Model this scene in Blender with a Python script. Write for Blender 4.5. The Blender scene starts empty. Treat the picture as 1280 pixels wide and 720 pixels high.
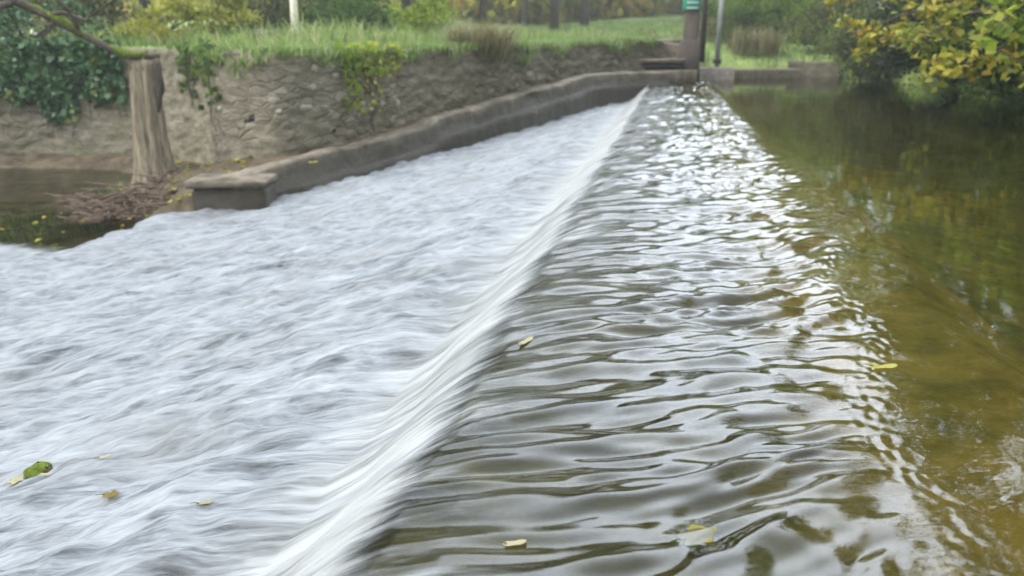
import bpy, math, numpy as np
from mathutils import Vector
R = math.radians
rng = np.random.default_rng(7)
S = bpy.context.scene
COL = S.collection

# ------------------------------------------------------------------ camera
CAMH = 0.85
cam = bpy.data.cameras.new('camera'); co = bpy.data.objects.new('camera', cam); COL.objects.link(co)
co.location = (0, 0, CAMH)
co.rotation_euler = (R(90) - math.atan(.305), 0, R(11))
cam.sensor_width = 36; cam.lens = 36 * 1000 / 1280
cam.clip_start = .05; cam.clip_end = 900
cam.dof.use_dof = True; cam.dof.focus_distance = 2.1; cam.dof.aperture_fstop = 3.2
S.camera = co

# ------------------------------------------------------------------ world and sun
w = bpy.data.worlds.new('World'); S.world = w; w.use_nodes = True
nt = w.node_tree; nt.nodes.clear()
sky = nt.nodes.new('ShaderNodeTexSky'); sky.sky_type = 'NISHITA'; sky.sun_disc = False
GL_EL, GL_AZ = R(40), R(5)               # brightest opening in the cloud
SUN_EL, SUN_AZ = R(46), R(-125)          # azimuth from +Y, clockwise seen from above
sky.sun_elevation = SUN_EL; sky.sun_rotation = SUN_AZ
sky.air_density = 1.0; sky.dust_density = 1.5; sky.ozone_density = 1.0
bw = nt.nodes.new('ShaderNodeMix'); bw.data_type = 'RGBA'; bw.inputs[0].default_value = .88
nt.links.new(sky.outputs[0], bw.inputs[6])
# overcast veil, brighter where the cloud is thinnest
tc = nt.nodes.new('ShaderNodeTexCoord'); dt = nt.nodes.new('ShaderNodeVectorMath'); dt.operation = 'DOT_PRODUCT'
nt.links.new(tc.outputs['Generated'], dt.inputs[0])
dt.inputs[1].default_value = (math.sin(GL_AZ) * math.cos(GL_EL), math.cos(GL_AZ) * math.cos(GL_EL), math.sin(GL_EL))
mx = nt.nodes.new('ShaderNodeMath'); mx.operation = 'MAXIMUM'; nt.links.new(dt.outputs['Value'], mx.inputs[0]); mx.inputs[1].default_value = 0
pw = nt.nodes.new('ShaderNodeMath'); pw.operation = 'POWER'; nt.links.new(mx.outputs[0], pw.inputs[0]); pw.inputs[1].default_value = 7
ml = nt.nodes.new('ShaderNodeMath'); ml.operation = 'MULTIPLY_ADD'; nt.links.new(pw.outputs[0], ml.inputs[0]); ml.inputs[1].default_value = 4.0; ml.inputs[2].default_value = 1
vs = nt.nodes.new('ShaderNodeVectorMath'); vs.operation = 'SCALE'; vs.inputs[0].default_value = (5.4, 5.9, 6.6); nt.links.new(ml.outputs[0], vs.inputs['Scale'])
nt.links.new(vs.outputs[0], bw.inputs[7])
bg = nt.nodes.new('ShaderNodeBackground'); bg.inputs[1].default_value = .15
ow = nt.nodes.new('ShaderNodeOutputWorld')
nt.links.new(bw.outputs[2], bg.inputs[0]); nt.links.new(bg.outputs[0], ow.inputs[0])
sl = bpy.data.lights.new('sun', 'SUN'); sl.energy = 1.5; sl.angle = R(40); sl.color = (1, .98, .95)
so = bpy.data.objects.new('sun', sl); COL.objects.link(so)
sd = Vector((math.sin(SUN_AZ) * math.cos(SUN_EL), math.cos(SUN_AZ) * math.cos(SUN_EL), math.sin(SUN_EL)))
so.rotation_euler = (-sd).to_track_quat('-Z', 'Y').to_euler()
so.location = (0, 0, 30)

S.render.engine = 'CYCLES'
S.cycles.use_denoising = True
S.cycles.max_bounces = 8; S.cycles.transparent_max_bounces = 16
S.cycles.caustics_reflective = False; S.cycles.caustics_refractive = False
S.cycles.sample_clamp_indirect = 6
S.view_settings.view_transform = 'Standard'; S.view_settings.look = 'None'
S.view_settings.exposure = 1.25; S.view_settings.gamma = 1

# ------------------------------------------------------------------ numpy noise
_P = rng.permutation(512); _P = np.concatenate([_P, _P, _P])
_ang = rng.random(512) * 2 * math.pi
_gx, _gy = np.cos(_ang), np.sin(_ang)
def pn(x, y, seed=0):
    x = np.asarray(x, float) + seed * 17.31; y = np.asarray(y, float) + seed * 9.77
    xi = np.floor(x).astype(int); yi = np.floor(y).astype(int)
    fx, fy = x - xi, y - yi
    u = fx**3 * (fx * (fx * 6 - 15) + 10); v = fy**3 * (fy * (fy * 6 - 15) + 10)
    def g(ix, iy, dx, dy):
        h = _P[(_P[ix & 511] + iy) & 511]
        return _gx[h] * dx + _gy[h] * dy
    a = g(xi, yi, fx, fy); b = g(xi + 1, yi, fx - 1, fy)
    c = g(xi, yi + 1, fx, fy - 1); d = g(xi + 1, yi + 1, fx - 1, fy - 1)
    return ((a + (b - a) * u) * (1 - v) + (c + (d - c) * u) * v) * 1.5
def fbm(x, y, o=4, seed=0):
    r = 0; a = 1
    for i in range(o):
        r = r + a * pn(x * 2**i, y * 2**i, seed + i); a *= .5
    return r
def ss(a, b, x):
    t = np.clip((x - a) / (b - a), 0, 1); return t * t * (3 - 2 * t)

# ------------------------------------------------------------------ object helpers
def tag(o, label=None, cat=None, group=None, kind=None):
    for k, v in (('label', label), ('category', cat), ('group', group), ('kind', kind)):
        if v: o[k] = v
    return o
def empty(name, loc=(0, 0, 0)):
    o = bpy.data.objects.new(name, None); COL.objects.link(o); o.location = loc; o.empty_display_size = .2
    return o
def obj(name, V, F, mat, parent=None, smooth=False, attrs=None, uv=None, origin=None):
    V = np.asarray(V, dtype=np.float64)
    F = np.asarray(F)
    if origin is None:
        origin = np.array([V[:, 0].mean(), V[:, 1].mean(), V[:, 2].min()]) if parent is None else np.zeros(3)
    origin = np.asarray(origin, float)
    base = np.zeros(3)
    if parent is not None:
        p = parent
        while p is not None:
            base += np.array(p.location); p = p.parent
        V = V - base - origin
    else:
        V = V - origin
    me = bpy.data.meshes.new(name)
    n, k = F.shape
    me.vertices.add(len(V)); me.vertices.foreach_set('co', V.ravel())
    me.loops.add(n * k); me.loops.foreach_set('vertex_index', F.ravel().astype(np.int32))
    me.polygons.add(n)
    me.polygons.foreach_set('loop_start', np.arange(0, n * k, k, dtype=np.int32))
    me.polygons.foreach_set('loop_total', np.full(n, k, dtype=np.int32))
    if smooth: me.polygons.foreach_set('use_smooth', np.ones(n, bool))
    me.update(); me.validate()
    if attrs:
        for nm, a in attrs.items():
            at = me.attributes.new(nm, 'FLOAT', 'POINT'); at.data.foreach_set('value', np.asarray(a, np.float32))
    if uv is not None:
        l = me.uv_layers.new(name='UVMap'); l.data.foreach_set('uv', np.asarray(uv)[F.ravel()].astype(np.float32).ravel())
    me.materials.append(mat)
    o = bpy.data.objects.new(name, me); COL.objects.link(o); o.location = origin
    if parent is not None: o.parent = parent
    return o
def gridfaces(nr, nc, keep=None):
    i = np.arange(nr - 1)[:, None] * nc + np.arange(nc - 1)[None, :]
    F = np.stack([i, i + 1, i + nc + 1, i + nc], -1).reshape(-1, 4)
    if keep is not None: F = F[keep.ravel()]
    return F
class MB:
    def __init__(s): s.v = []; s.f = []; s.n = 0
    def add(s, V, F):
        V = np.asarray(V, float); s.v.append(V); s.f.append(np.asarray(F) + s.n); s.n += len(V)
    def box(s, c, sz, rz=0, bev=.0, jit=0):
        x, y, z = np.array(sz) / 2
        b = min(bev, x * .6, y * .6, z * .6)
        pts = []
        lay = [(-z, b), (-z + b, 0), (z - b, 0), (z, b)] if b > 0 else [(-z, 0), (z, 0)]
        for zz, ins in lay:
            X, Y = x - ins, y - ins; c2 = b if b > 0 else 0
            if b > 0: ring = [(-X + c2, -Y), (X - c2, -Y), (X, -Y + c2), (X, Y - c2), (X - c2, Y), (-X + c2, Y), (-X, Y - c2), (-X, -Y + c2)]
            else: ring = [(-X, -Y), (X, -Y), (X, Y), (-X, Y)]
            pts += [(a, d, zz) for a, d in ring]
        m = 8 if b > 0 else 4
        V = np.array(pts)
        if jit: V = V + rng.normal(0, jit, V.shape)
        F = []
        for k in range(len(lay) - 1):
            for i in range(m): F.append((k * m + i, k * m + (i + 1) % m, (k + 1) * m + (i + 1) % m, (k + 1) * m + i))
        t = (len(lay) - 1) * m
        if m == 8:
            for o_, fl in ((0, True), (t, False)):
                q = [(0, 1, 2, 3), (0, 3, 4, 7), (7, 4, 5, 6)]
                for a in q:
                    a = tuple(o_ + i for i in a); F.append(a[::-1] if fl else a)
        else:
            F.append((3, 2, 1, 0)); F.append(tuple(t + i for i in range(4)))
        ca, sa = math.cos(rz), math.sin(rz)
        V = np.stack([V[:, 0] * ca - V[:, 1] * sa, V[:, 0] * sa + V[:, 1] * ca, V[:, 2]], 1) + np.array(c)
        s.add(V, F)
    def tube(s, pts, rad, n=8, rough=0, flute=None):
        P = np.array(pts, float); rad = np.broadcast_to(np.asarray(rad, float), (len(P),))
        T = np.gradient(P, axis=0); T /= np.linalg.norm(T, axis=1)[:, None] + 1e-9
        ref = np.array([.31, .2, .93]) if abs(T[0][2]) < .9 else np.array([1., 0, 0])
        V = []
        for p, t, r in zip(P, T, rad):
            a = np.cross(t, ref); a /= np.linalg.norm(a); b = np.cross(t, a)
            th = np.linspace(0, 2 * math.pi, n, endpoint=False)
            rr = r * (1 + rough * rng.normal(0, 1, n)) * (flute(th, len(V)) if flute else 1)
            V.append(p + a * (np.cos(th) * rr)[:, None] + b * (np.sin(th) * rr)[:, None])
        V = np.concatenate(V); m = len(P)
        F = [(k * n + i, k * n + (i + 1) % n, (k + 1) * n + (i + 1) % n, (k + 1) * n + i) for k in range(m - 1) for i in range(n)]
        V = np.concatenate([V, P[:1], P[-1:]])
        for i in range(n):
            F.append((m * n, (i + 1) % n, i, i)) if False else None
        # end caps as quads that share the centre point
        for i in range(0, n, 2):
            F.append((m * n, (i + 2) % n, (i + 1) % n, i))
            F.append((m * n + 1, (m - 1) * n + i, (m - 1) * n + (i + 1) % n, (m - 1) * n + (i + 2) % n))
        s.add(V, F)
    def build(s, name, mat, parent=None, smooth=False, **k):
        return obj(name, np.concatenate(s.v), np.concatenate(s.f), mat, parent, smooth, **k)
def smooth_path(P, n):
    P = np.array(P, float); t = np.arange(len(P)); tt = np.linspace(0, len(P) - 1, n)
    try:
        out = np.empty((n, 3)); 
        for d in range(3):
            m = np.gradient(P[:, d]); i = np.clip(tt.astype(int), 0, len(P) - 2); f = tt - i
            h00 = 2*f**3-3*f**2+1; h10 = f**3-2*f**2+f; h01 = -2*f**3+3*f**2; h11 = f**3-f**2
            out[:, d] = h00*P[i, d]+h10*m[i]+h01*P[i+1, d]+h11*m[i+1]
        return out
    except Exception:
        return P

# ------------------------------------------------------------------ material helpers
def mat(name):
    m = bpy.data.materials.new(name); m.use_nodes = True; m.node_tree.nodes.clear(); return m
class N:
    def __init__(s, m): s.t = m.node_tree
    def n(s, ty, **k):
        q = s.t.nodes.new('ShaderNode' + ty)
        for a, v in k.items(): setattr(q, a, v)
        return q
    def l(s, a, b): s.t.links.new(a, b)
    def set(s, inp, v):
        if hasattr(v, 'is_linked') or hasattr(v, 'links'): s.l(v, inp)
        else: inp.default_value = v
    def noise(s, vec, scale, det=4, rough=.55, dist=0, dim='3D'):
        q = s.n('TexNoise'); q.noise_dimensions = dim
        if vec is not None: s.l(vec, q.inputs['Vector'])
        q.inputs['Scale'].default_value = scale; q.inputs['Detail'].default_value = det
        q.inputs['Roughness'].default_value = rough; q.inputs['Distortion'].default_value = dist
        return q.outputs['Fac']
    def ramp(s, fac, stops):
        q = s.n('ValToRGB'); s.l(fac, q.inputs[0]); e = q.color_ramp.elements
        while len(e) < len(stops): e.new(.5)
        for i, (p, c) in enumerate(stops):
            e[i].position = p; e[i].color = (c, c, c, 1) if isinstance(c, (int, float)) else (*c, 1)
        return q.outputs[0]
    def math(s, op, a, b=0, c=0, clamp=False):
        q = s.n('Math', operation=op, use_clamp=clamp)
        for i, v in enumerate((a, b, c)): s.set(q.inputs[i], v)
        return q.outputs[0]
    def mixc(s, f, a, b, mode='MIX'):
        q = s.n('Mix', data_type='RGBA', blend_type=mode)
        s.set(q.inputs[0], f)
        for i, v in ((6, a), (7, b)):
            s.set(q.inputs[i], (*v, 1) if isinstance(v, tuple) and len(v) == 3 else v)
        return q.outputs[2]
    def mapping(s, vec, scale, rot=(0, 0, 0)):
        q = s.n('Mapping'); s.l(vec, q.inputs[0]); q.inputs['Scale'].default_value = scale; q.inputs['Rotation'].default_value = rot
        return q.outputs[0]
    def attr(s, name): return s.n('Attribute', attribute_name=name).outputs['Fac']
    def bump(s, h, st, dist=.02, nrm=None):
        q = s.n('Bump'); s.set(q.inputs['Strength'], st); q.inputs['Distance'].default_value = dist; s.l(h, q.inputs['Height'])
        if nrm: s.l(nrm, q.inputs['Normal'])
        return q.outputs[0]
    def out(s, sh, disp=None):
        o = s.n('OutputMaterial'); s.l(sh, o.inputs[0]); return o
    def bsdf(s, color, rough=.8, nrm=None, spec=.3):
        q = s.n('BsdfPrincipled'); s.set(q.inputs['Base Color'], (*color, 1) if isinstance(color, tuple) and len(color) == 3 else color)
        s.set(q.inputs['Roughness'], rough); q.inputs['Specular IOR Level'].default_value = spec
        if nrm: s.l(nrm, q.inputs['Normal'])
        return q.outputs[0]
def geo(n): return n.n('NewGeometry').outputs['Position']

def leaf_mat(name, stops, transl=.35, rough=.5):
    m = mat(name); n = N(m)
    c = n.ramp(n.attr('rnd'), stops)
    nz = n.noise(geo(n), 40, 2)
    c = n.mixc(n.math('MULTIPLY', nz, .35), c, (.02, .03, .01))
    d = n.bsdf(c, rough, spec=.35)
    t = n.n('BsdfTranslucent'); n.l(c, t.inputs[0])
    x = n.n('MixShader'); x.inputs[0].default_value = transl; n.l(d, x.inputs[1]); n.l(t.outputs[0], x.inputs[2])
    n.out(x.outputs[0]); return m
def rough_mat(name, stops, scale=6, bumps=.5, bdist=.03, rough=.85, spec=.25, map_scale=(1, 1, 1), det=6):
    m = mat(name); n = N(m)
    p = n.mapping(geo(n), map_scale)
    f = n.noise(p, scale, det, .65)
    c = n.ramp(f, stops)
    n.out(n.bsdf(c, rough, n.bump(n.noise(p, scale * 3, 5, .6), bumps, bdist), spec)); return m

# --- water with a flow-aligned surface
def water_mat(name, foam_on=True, river=False):
    m = mat(name); n = N(m)
    uv = n.n('UVMap').outputs[0]
    foam = n.attr('foam'); rip = n.attr('rip'); rg = n.attr('gloss')
    # two layers of streaks drawn out along the flow
    warp = n.n('VectorMath', operation='ADD')
    wn = n.n('TexNoise'); wn.inputs['Scale'].default_value = 1.6; n.l(uv, wn.inputs['Vector'])
    wsc = n.n('VectorMath', operation='SCALE'); n.l(wn.outputs['Color'], wsc.inputs[0]); wsc.inputs['Scale'].default_value = .22
    n.l(uv, warp.inputs[0]); n.l(wsc.outputs[0], warp.inputs[1])
    wuv = warp.outputs[0]
    big = n.noise(n.mapping(wuv, (2.0, 4.6, 1)), 1.0, 4, .6, .9)
    mid = n.noise(n.mapping(wuv, (4.8, 15, 1)), 1.0, 4, .62, .6)
    fin = n.noise(n.mapping(wuv, (13, 62, 1)), 1.0, 3, .6, .3)
    st = n.math('ADD', n.math('MULTIPLY', big, .32), n.math('ADD', n.math('MULTIPLY', mid, .42), n.math('MULTIPLY', fin, .26)))
    # foam cover: attribute sets how much of the streak field is white
    th = n.math('SUBTRACT', .98, foam)
    cov = n.n('MapRange', interpolation_type='SMOOTHSTEP'); n.l(st, cov.inputs[0])
    n.l(n.math('SUBTRACT', th, .22), cov.inputs[1]); n.l(n.math('ADD', th, .16), cov.inputs[2])
    cover = n.math('MULTIPLY', cov.outputs[0], n.math('MULTIPLY', foam, 5, clamp=True), clamp=True)
    # fine ripple normals
    iso = n.noise(n.mapping(wuv, (14, 26, 1)), 1.0, 2, .5, .8)
    h = n.math('ADD', n.math('MULTIPLY', mid, .6), n.math('ADD', n.math('MULTIPLY', fin, .05), n.math('MULTIPLY', iso, .12)))
    nb = n.bump(h, rip, .02)
    fr = n.n('Fresnel'); fr.inputs[0].default_value = 1.45; n.l(nb, fr.inputs['Normal'])
    gl = n.n('BsdfGlossy'); gl.distribution = 'GGX'; n.l(rg, gl.inputs['Roughness']); n.l(nb, gl.inputs['Normal'])
    tr = n.n('BsdfTransparent'); tr.inputs[0].default_value = (.72, .72, .50, 1)
    a = n.n('MixShader'); n.l(fr.outputs[0], a.inputs[0]); n.l(tr.outputs[0], a.inputs[1]); n.l(gl.outputs[0], a.inputs[2])
    # aerated water: pale, blue-grey where thin
    fc = n.ramp(st, [(.36, (.065, .069, .072)), (.45, (.14, .149, .155)), (.52, (.205, .216, .223)), (.62, (.28, .288, .29))])
    fc = n.mixc(n.math('MULTIPLY', n.attr('fall_lift'), .75), fc, (.36, .36, .335))  # creamier fall foam, its colour also lifted to offset the dim light there
    fc = n.mixc(n.ramp(n.noise(n.mapping(uv, (.9, 1.6, 1)), 1.0, 3), [(.5, 0.0), (.66, .30)]), fc, (.15, .14, .125))
    fb = n.bump(n.math('ADD', n.math('MULTIPLY', mid, .7), n.math('MULTIPLY', fin, .5)), .55, .03)
    fo = n.n('BsdfPrincipled'); n.l(fc, fo.inputs['Base Color']); fo.inputs['Roughness'].default_value = .6
    fo.inputs['Specular IOR Level'].default_value = .2; n.l(fb, fo.inputs['Normal'])
    b = n.n('MixShader'); n.l(cover, b.inputs[0]); n.l(a.outputs[0], b.inputs[1]); n.l(fo.outputs[0], b.inputs[2])
    n.out(b.outputs[0]); return m
M_WATER = water_mat('flowing_water')

M_BED = mat('stream_bed'); n = N(M_BED); p = geo(n)
v = n.n('TexVoronoi'); v.inputs['Scale'].default_value = 7; n.l(p, v.inputs['Vector'])
c = n.ramp(n.noise(p, 3.2, 7, .7), [(.3, (.05, .05, .014)), (.48, (.12, .112, .03)), (.62, (.20, .145, .045)), (.75, (.10, .108, .022))])
sepb = n.n('SeparateColor'); n.l(v.outputs['Color'], sepb.inputs[0])
c = n.mixc(n.math('MULTIPLY', sepb.outputs[0], .6), c, (.05, .045, .018))
n.out(n.bsdf(c, .8, n.bump(v.outputs['Distance'], .6, .05)))

M_WEIR = mat('mossy_concrete'); n = N(M_WEIR); p = geo(n)
f_ = n.noise(p, 5, 7, .7)
ca_ = n.ramp(f_, [(.3, (.018, .018, .009)), (.5, (.05, .045, .02)), (.7, (.085, .07, .032))])
cb_ = n.ramp(f_, [(.3, (.07, .055, .014)), (.5, (.17, .12, .035)), (.7, (.27, .18, .06))])
sx_ = n.n('SeparateXYZ'); n.l(p, sx_.inputs[0])
mr = n.n('MapRange', interpolation_type='SMOOTHSTEP'); n.l(n.math('ADD', sx_.outputs[0], n.math('MULTIPLY', n.noise(p, 1.7, 4), .5)), mr.inputs[0]); mr.inputs[1].default_value = .45; mr.inputs[2].default_value = .85
n.out(n.bsdf(n.mixc(mr.outputs[0], ca_, cb_), .8, n.bump(n.noise(p, 15, 5), .6, .03)))
M_MUD = rough_mat('river_mud', [(.3, (.04, .03, .018)), (.5, (.10, .075, .045)), (.7, (.16, .12, .07))], 5, .8, .05)
M_GROUND = rough_mat('grassy_soil', [(.3, (.09, .12, .04)), (.5, (.19, .26, .07)), (.62, (.25, .31, .09)), (.75, (.18, .16, .08))], 1.6, .8, .05)

# kerb concrete: pale on top, wet and weedy towards the waterline
M_KERB = mat('weathered_concrete'); n = N(M_KERB); p = geo(n)
c = n.ramp(n.noise(p, 3, 8, .7), [(.32, (.06, .048, .03)), (.48, (.16, .128, .088)), (.66, (.30, .25, .18))])
ga = n.attr('wet')
c = n.mixc(n.math('MULTIPLY', ga, .92), c, (.04, .032, .018))
n.out(n.bsdf(c, n.math('SUBTRACT', .85, n.math('MULTIPLY', ga, .4)), n.bump(n.noise(p, 9, 7, .75), 1, .06), .4))

# rubble wall: thin beds of brown-grey stone with mortar
M_WALL = mat('rubble_stone'); n = N(M_WALL); uv = n.n('UVMap').outputs[0]
wn = n.n('TexNoise'); n.l(uv, wn.inputs['Vector']); wn.inputs['Scale'].default_value = 3
ad = n.n('VectorMath', operation='MULTIPLY_ADD'); n.l(wn.outputs['Color'], ad.inputs[0]); ad.inputs[1].default_value = (.3, .2, 0); n.l(uv, ad.inputs[2])
v = n.n('TexVoronoi'); v.feature = 'F1'; n.l(n.mapping(ad.outputs[0], (4.2, 11, 1)), v.inputs['Vector']); v.inputs['Scale'].default_value = 1
ve = n.n('TexVoronoi'); ve.feature = 'DISTANCE_TO_EDGE'; n.l(n.mapping(ad.outputs[0], (4.2, 11, 1)), ve.inputs['Vector']); ve.inputs['Scale'].default_value = 1
sep = n.n('SeparateColor'); n.l(v.outputs['Color'], sep.inputs[0])
c = n.ramp(sep.outputs[0], [(.0, (.16, .13, .09)), (.5, (.23, .195, .14)), (.85, (.30, .255, .185)), (1, (.38, .34, .27))])
c2 = n.ramp(n.noise(n.mapping(uv, (3, 7, 1)), 1.0, 8, .75), [(.3, (.06, .055, .03)), (.43, (.14, .12, .08)), (.55, (.22, .19, .135)), (.68, (.34, .30, .22))])
c = n.mixc(n.math('ADD', .3, n.math('MULTIPLY', n.attr('render'), .7)), c, c2)
e = n.ramp(ve.outputs['Distance'], [(0, 0.0), (.12, 1.0)])
c = n.mixc(n.math('MULTIPLY', n.math('SUBTRACT', 1, e), n.math('SUBTRACT', .42, n.math('MULTIPLY', n.attr('render'), .40))), c, (.09, .07, .045))
c = n.mixc(n.math('MULTIPLY', n.attr('moss'), .8), c, n.ramp(n.noise(uv, 5, 5), [(.35, (.05, .06, .015)), (.6, (.13, .15, .035))]))
n.out(n.bsdf(c, .9, n.bump(n.math('ADD', n.math('MULTIPLY', e, n.math('SUBTRACT', 1, n.attr('render'))), n.noise(uv, 7, 6, .75)), .8, .05)))

M_PALE = rough_mat('pale_stone', [(.3, (.22, .195, .15)), (.7, (.38, .35, .28))], 20)
M_WOODG = rough_mat('weathered_wood', [(.3, (.10, .08, .052)), (.5, (.24, .195, .13)), (.7, (.38, .32, .22))], 9, .8, .03, map_scale=(3, 3, .35))
M_BARK = rough_mat('bark', [(.3, (.03, .024, .018)), (.6, (.10, .08, .055)), (.8, (.14, .13, .07))], 8, .9, .04, map_scale=(2, 2, .5))
M_TWIG = rough_mat('dead_twigs', [(.3, (.05, .035, .025)), (.6, (.17, .12, .085))], 12)
M_POST = rough_mat('brown_timber', [(.3, (.05, .038, .03)), (.7, (.105, .082, .066))], 7, .5, .01, map_scale=(3, 3, .4))
M_DARK = rough_mat('timber_and_gap_shade', [(.3, (.012, .01, .008)), (.7, (.04, .032, .026))], 7)
M_STEEL = rough_mat('galvanised_steel', [(.3, (.2, .2, .19)), (.7, (.32, .32, .3))], 9, .2, .01, .5)
M_WHITE = rough_mat('painted_post', [(.3, (.55, .48, .38)), (.7, (.78, .72, .6))], 9, .3, .01)
M_TEAL = rough_mat('green_paint', [(.3, (.035, .22, .15)), (.7, (.05, .30, .21))], 9, .1, .005, .5)
M_PALEP = rough_mat('pale_panel', [(.3, (.35, .5, .45)), (.7, (.5, .62, .58))], 9, .1, .005, .5)
M_MOSS = rough_mat('moss', [(.3, (.04, .06, .008)), (.5, (.11, .15, .015)), (.7, (.2, .24, .03))], 30, 1, .02, .95)
M_BRICK = rough_mat('red_brown_stone', [(.3, (.06, .053, .034)), (.7, (.16, .135, .09))], 8)
M_SLABP = rough_mat('pinkish_stone', [(.3, (.17, .14, .115)), (.7, (.36, .31, .27))], 9)

L_IVY = leaf_mat('ivy_leaf', [(0, (.025, .06, .02)), (.5, (.06, .14, .045)), (.9, (.12, .23, .09)), (1, (.25, .26, .06))], .15, .38)
L_GREEN = leaf_mat('green_leaf', [(0, (.04, .075, .015)), (.5, (.095, .17, .03)), (.85, (.18, .25, .05)), (1, (.36, .33, .05))], .68)
L_LIME = leaf_mat('lime_leaf', [(0, (.14, .2, .02)), (.5, (.27, .38, .04)), (.85, (.42, .5, .06)), (1, (.6, .55, .08))], .68)
L_YEL = leaf_mat('yellow_shrub_leaf', [(0, (.2, .22, .03)), (.5, (.42, .42, .06)), (1, (.65, .58, .12))], .45)
L_OLIVE = leaf_mat('olive_leaf', [(0, (.07, .08, .025)), (.5, (.15, .165, .055)), (.85, (.26, .25, .09)), (1, (.38, .27, .08))], .68)
L_DARK = leaf_mat('dark_shrub_leaf', [(0, (.025, .04, .015)), (.5, (.06, .09, .035)), (.8, (.11, .15, .06)), (.93, (.18, .19, .06)), (1, (.35, .24, .05))], .35)
L_YGREEN = leaf_mat('yellow_green_leaf', [(0, (.14, .18, .03)), (.5, (.32, .36, .06)), (.8, (.52, .48, .08)), (1, (.65, .45, .09))], .68)
L_AUT = leaf_mat('autumn_leaf', [(0, (.16, .19, .025)), (.4, (.36, .36, .04)), (.8, (.55, .48, .06)), (1, (.55, .32, .05))], .45)
L_TAN = leaf_mat('dry_grass', [(0, (.14, .12, .05)), (.5, (.27, .24, .1)), (1, (.42, .37, .2))], .3)
L_GRASS = leaf_mat('grass_blade', [(0, (.09, .14, .04)), (.5, (.21, .31, .08)), (.85, (.32, .40, .12)), (1, (.45, .42, .18))], .4)

# ------------------------------------------------------------------ shared layout
XA, XC, XD, XF = .97, -.5, -.9, -5.0              # pool edge, crest, toe of the fall, foot of the apron
K = np.array([(-.1, 19.2, .22), (-.95, 18.4, .24), (-1.6, 17.1, .24), (-4.6, 7.75, -.52), (-4.85, 7.6, -.53)])   # kerb, top front edge
WALL = np.array([(-40, 7.5), (-14, 10.2), (-10, 11.1), (-8, 11.3), (-6.5, 10.5), (-5.5, 9.3), (-4.62, 9.1), (-2.2, 16.9), (-1.2, 19.0), (-.4, 20.3), (.5, 24.0)])
def wall_top(x): return np.interp(x, [-40, -10, -5, -2.3, -.9, .5], [.8, .8, .72, .82, .92, .95])
SHORE = np.array([(.5, 24.0), (4.1, 24.2), (4.9, 20), (5.6, 14.5), (6.4, 8), (7.2, 0), (7.4, -2.2), (-3, -2.2), (-6.5, -6), (-40, -15)])
POLY = np.concatenate([WALL, SHORE[1:]])
def seg_dist(x, y, P, closed):
    d = np.full(x.shape, 1e9); n_ = len(P)
    for i in range(n_ if closed else n_ - 1):
        a, b = P[i], P[(i + 1) % n_]; ab = b - a
        t = np.clip(((x - a[0]) * ab[0] + (y - a[1]) * ab[1]) / (ab @ ab), 0, 1)
        d = np.minimum(d, np.hypot(x - a[0] - t * ab[0], y - a[1] - t * ab[1]))
    return d
def inside(x, y, P):
    r = np.zeros(x.shape, bool); n_ = len(P)
    for i in range(n_):
        (x0, y0), (x1, y1) = P[i], P[(i + 1) % n_]
        c = (y0 > y) != (y1 > y)
        r ^= c & (x < (x1 - x0) * (y - y0) / ((y1 - y0) if y1 != y0 else 1e-9) + x0)
    return r
def apron_z(x): return np.interp(x, [XF - .3, XF, XD, XC, XA], [-.95, -.92, -.33, -.06, 0])
def bed_z(x, y):
    pool = -.42 + .12 * fbm(x * .5, y * .5, 3, 5)
    near = np.where(x > XA, np.minimum(-.14, -.14 - (x - XA) * .16), apron_z(x) - .25)
    z = np.where(x > XA, np.maximum(near, pool), np.where(x > XC, -.42, -1.35))
    return np.where(x < XF, -1.35 + .1 * fbm(x * .4, y * .4, 3, 6), z)
def kerb_side(x, y):      # >0 beyond the kerb line (landward)
    kx = np.interp(y, [7.55, 7.75, 17.1, 18.4, 19.2], [-4.9, -4.6, -1.6, -.95, -.1])
    return np.where((y > 7.55) & (y < 25) & (x < .6), kx - x, -1)
def terrain_z(x, y):
    ins = inside(x, y, POLY); d = seg_dist(x, y, POLY, True)
    dw = seg_dist(x, y, WALL, False); ds = seg_dist(x, y, SHORE, False)
    wl = ss(-1, 2, ds - dw)
    left = wall_top(x) - .02 + np.interp(x, [-7, -3], [.012, .075]) * np.minimum(d, 30)
    right = .12 + .5 * (1 - np.exp(-d * .8)) + .06 * np.minimum(d, 40)
    out = right * (1 - wl) + left * wl + .07 * fbm(x * .5, y * .5, 3, 9)
    inn = bed_z(x, y)
    # mud ground between the kerb and the wall
    ks = kerb_side(x, y)
    kz = np.interp(y, [7.5, 17.1, 20], [-.74, .06, .08])
    mud = kz + .05 * fbm(x * 2, y * 2, 3, 3) + .12 * ss(1, 0, dw)
    left_mud = -1.35 + .50 * ss(1.5, .3, dw) + .34 * np.exp(-((x + 6.5)**2 / .9 + (y - 9.0)**2 / .6)) + .08 * fbm(x * 1.5, y * 1.5, 3, 4)
    inn = np.where(ks > .1, mud, inn)
    w_ = ss(.0, 1.2, (-5.0 - x)) * (y > 5)
    inn = np.where((x < -5.0) & (y > 5) , mud * (1 - w_) * (ks > .1) + left_mud * np.where(ks > .1, w_, 1), inn)
    return np.where(ins, inn, np.where(d > .4, out, inn + (out - inn) * np.clip((d - .28) / .12, 0, 1) * (wl > .5) + (out - inn) * np.clip(d / .4, 0, 1) * (wl <= .5)))

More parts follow.
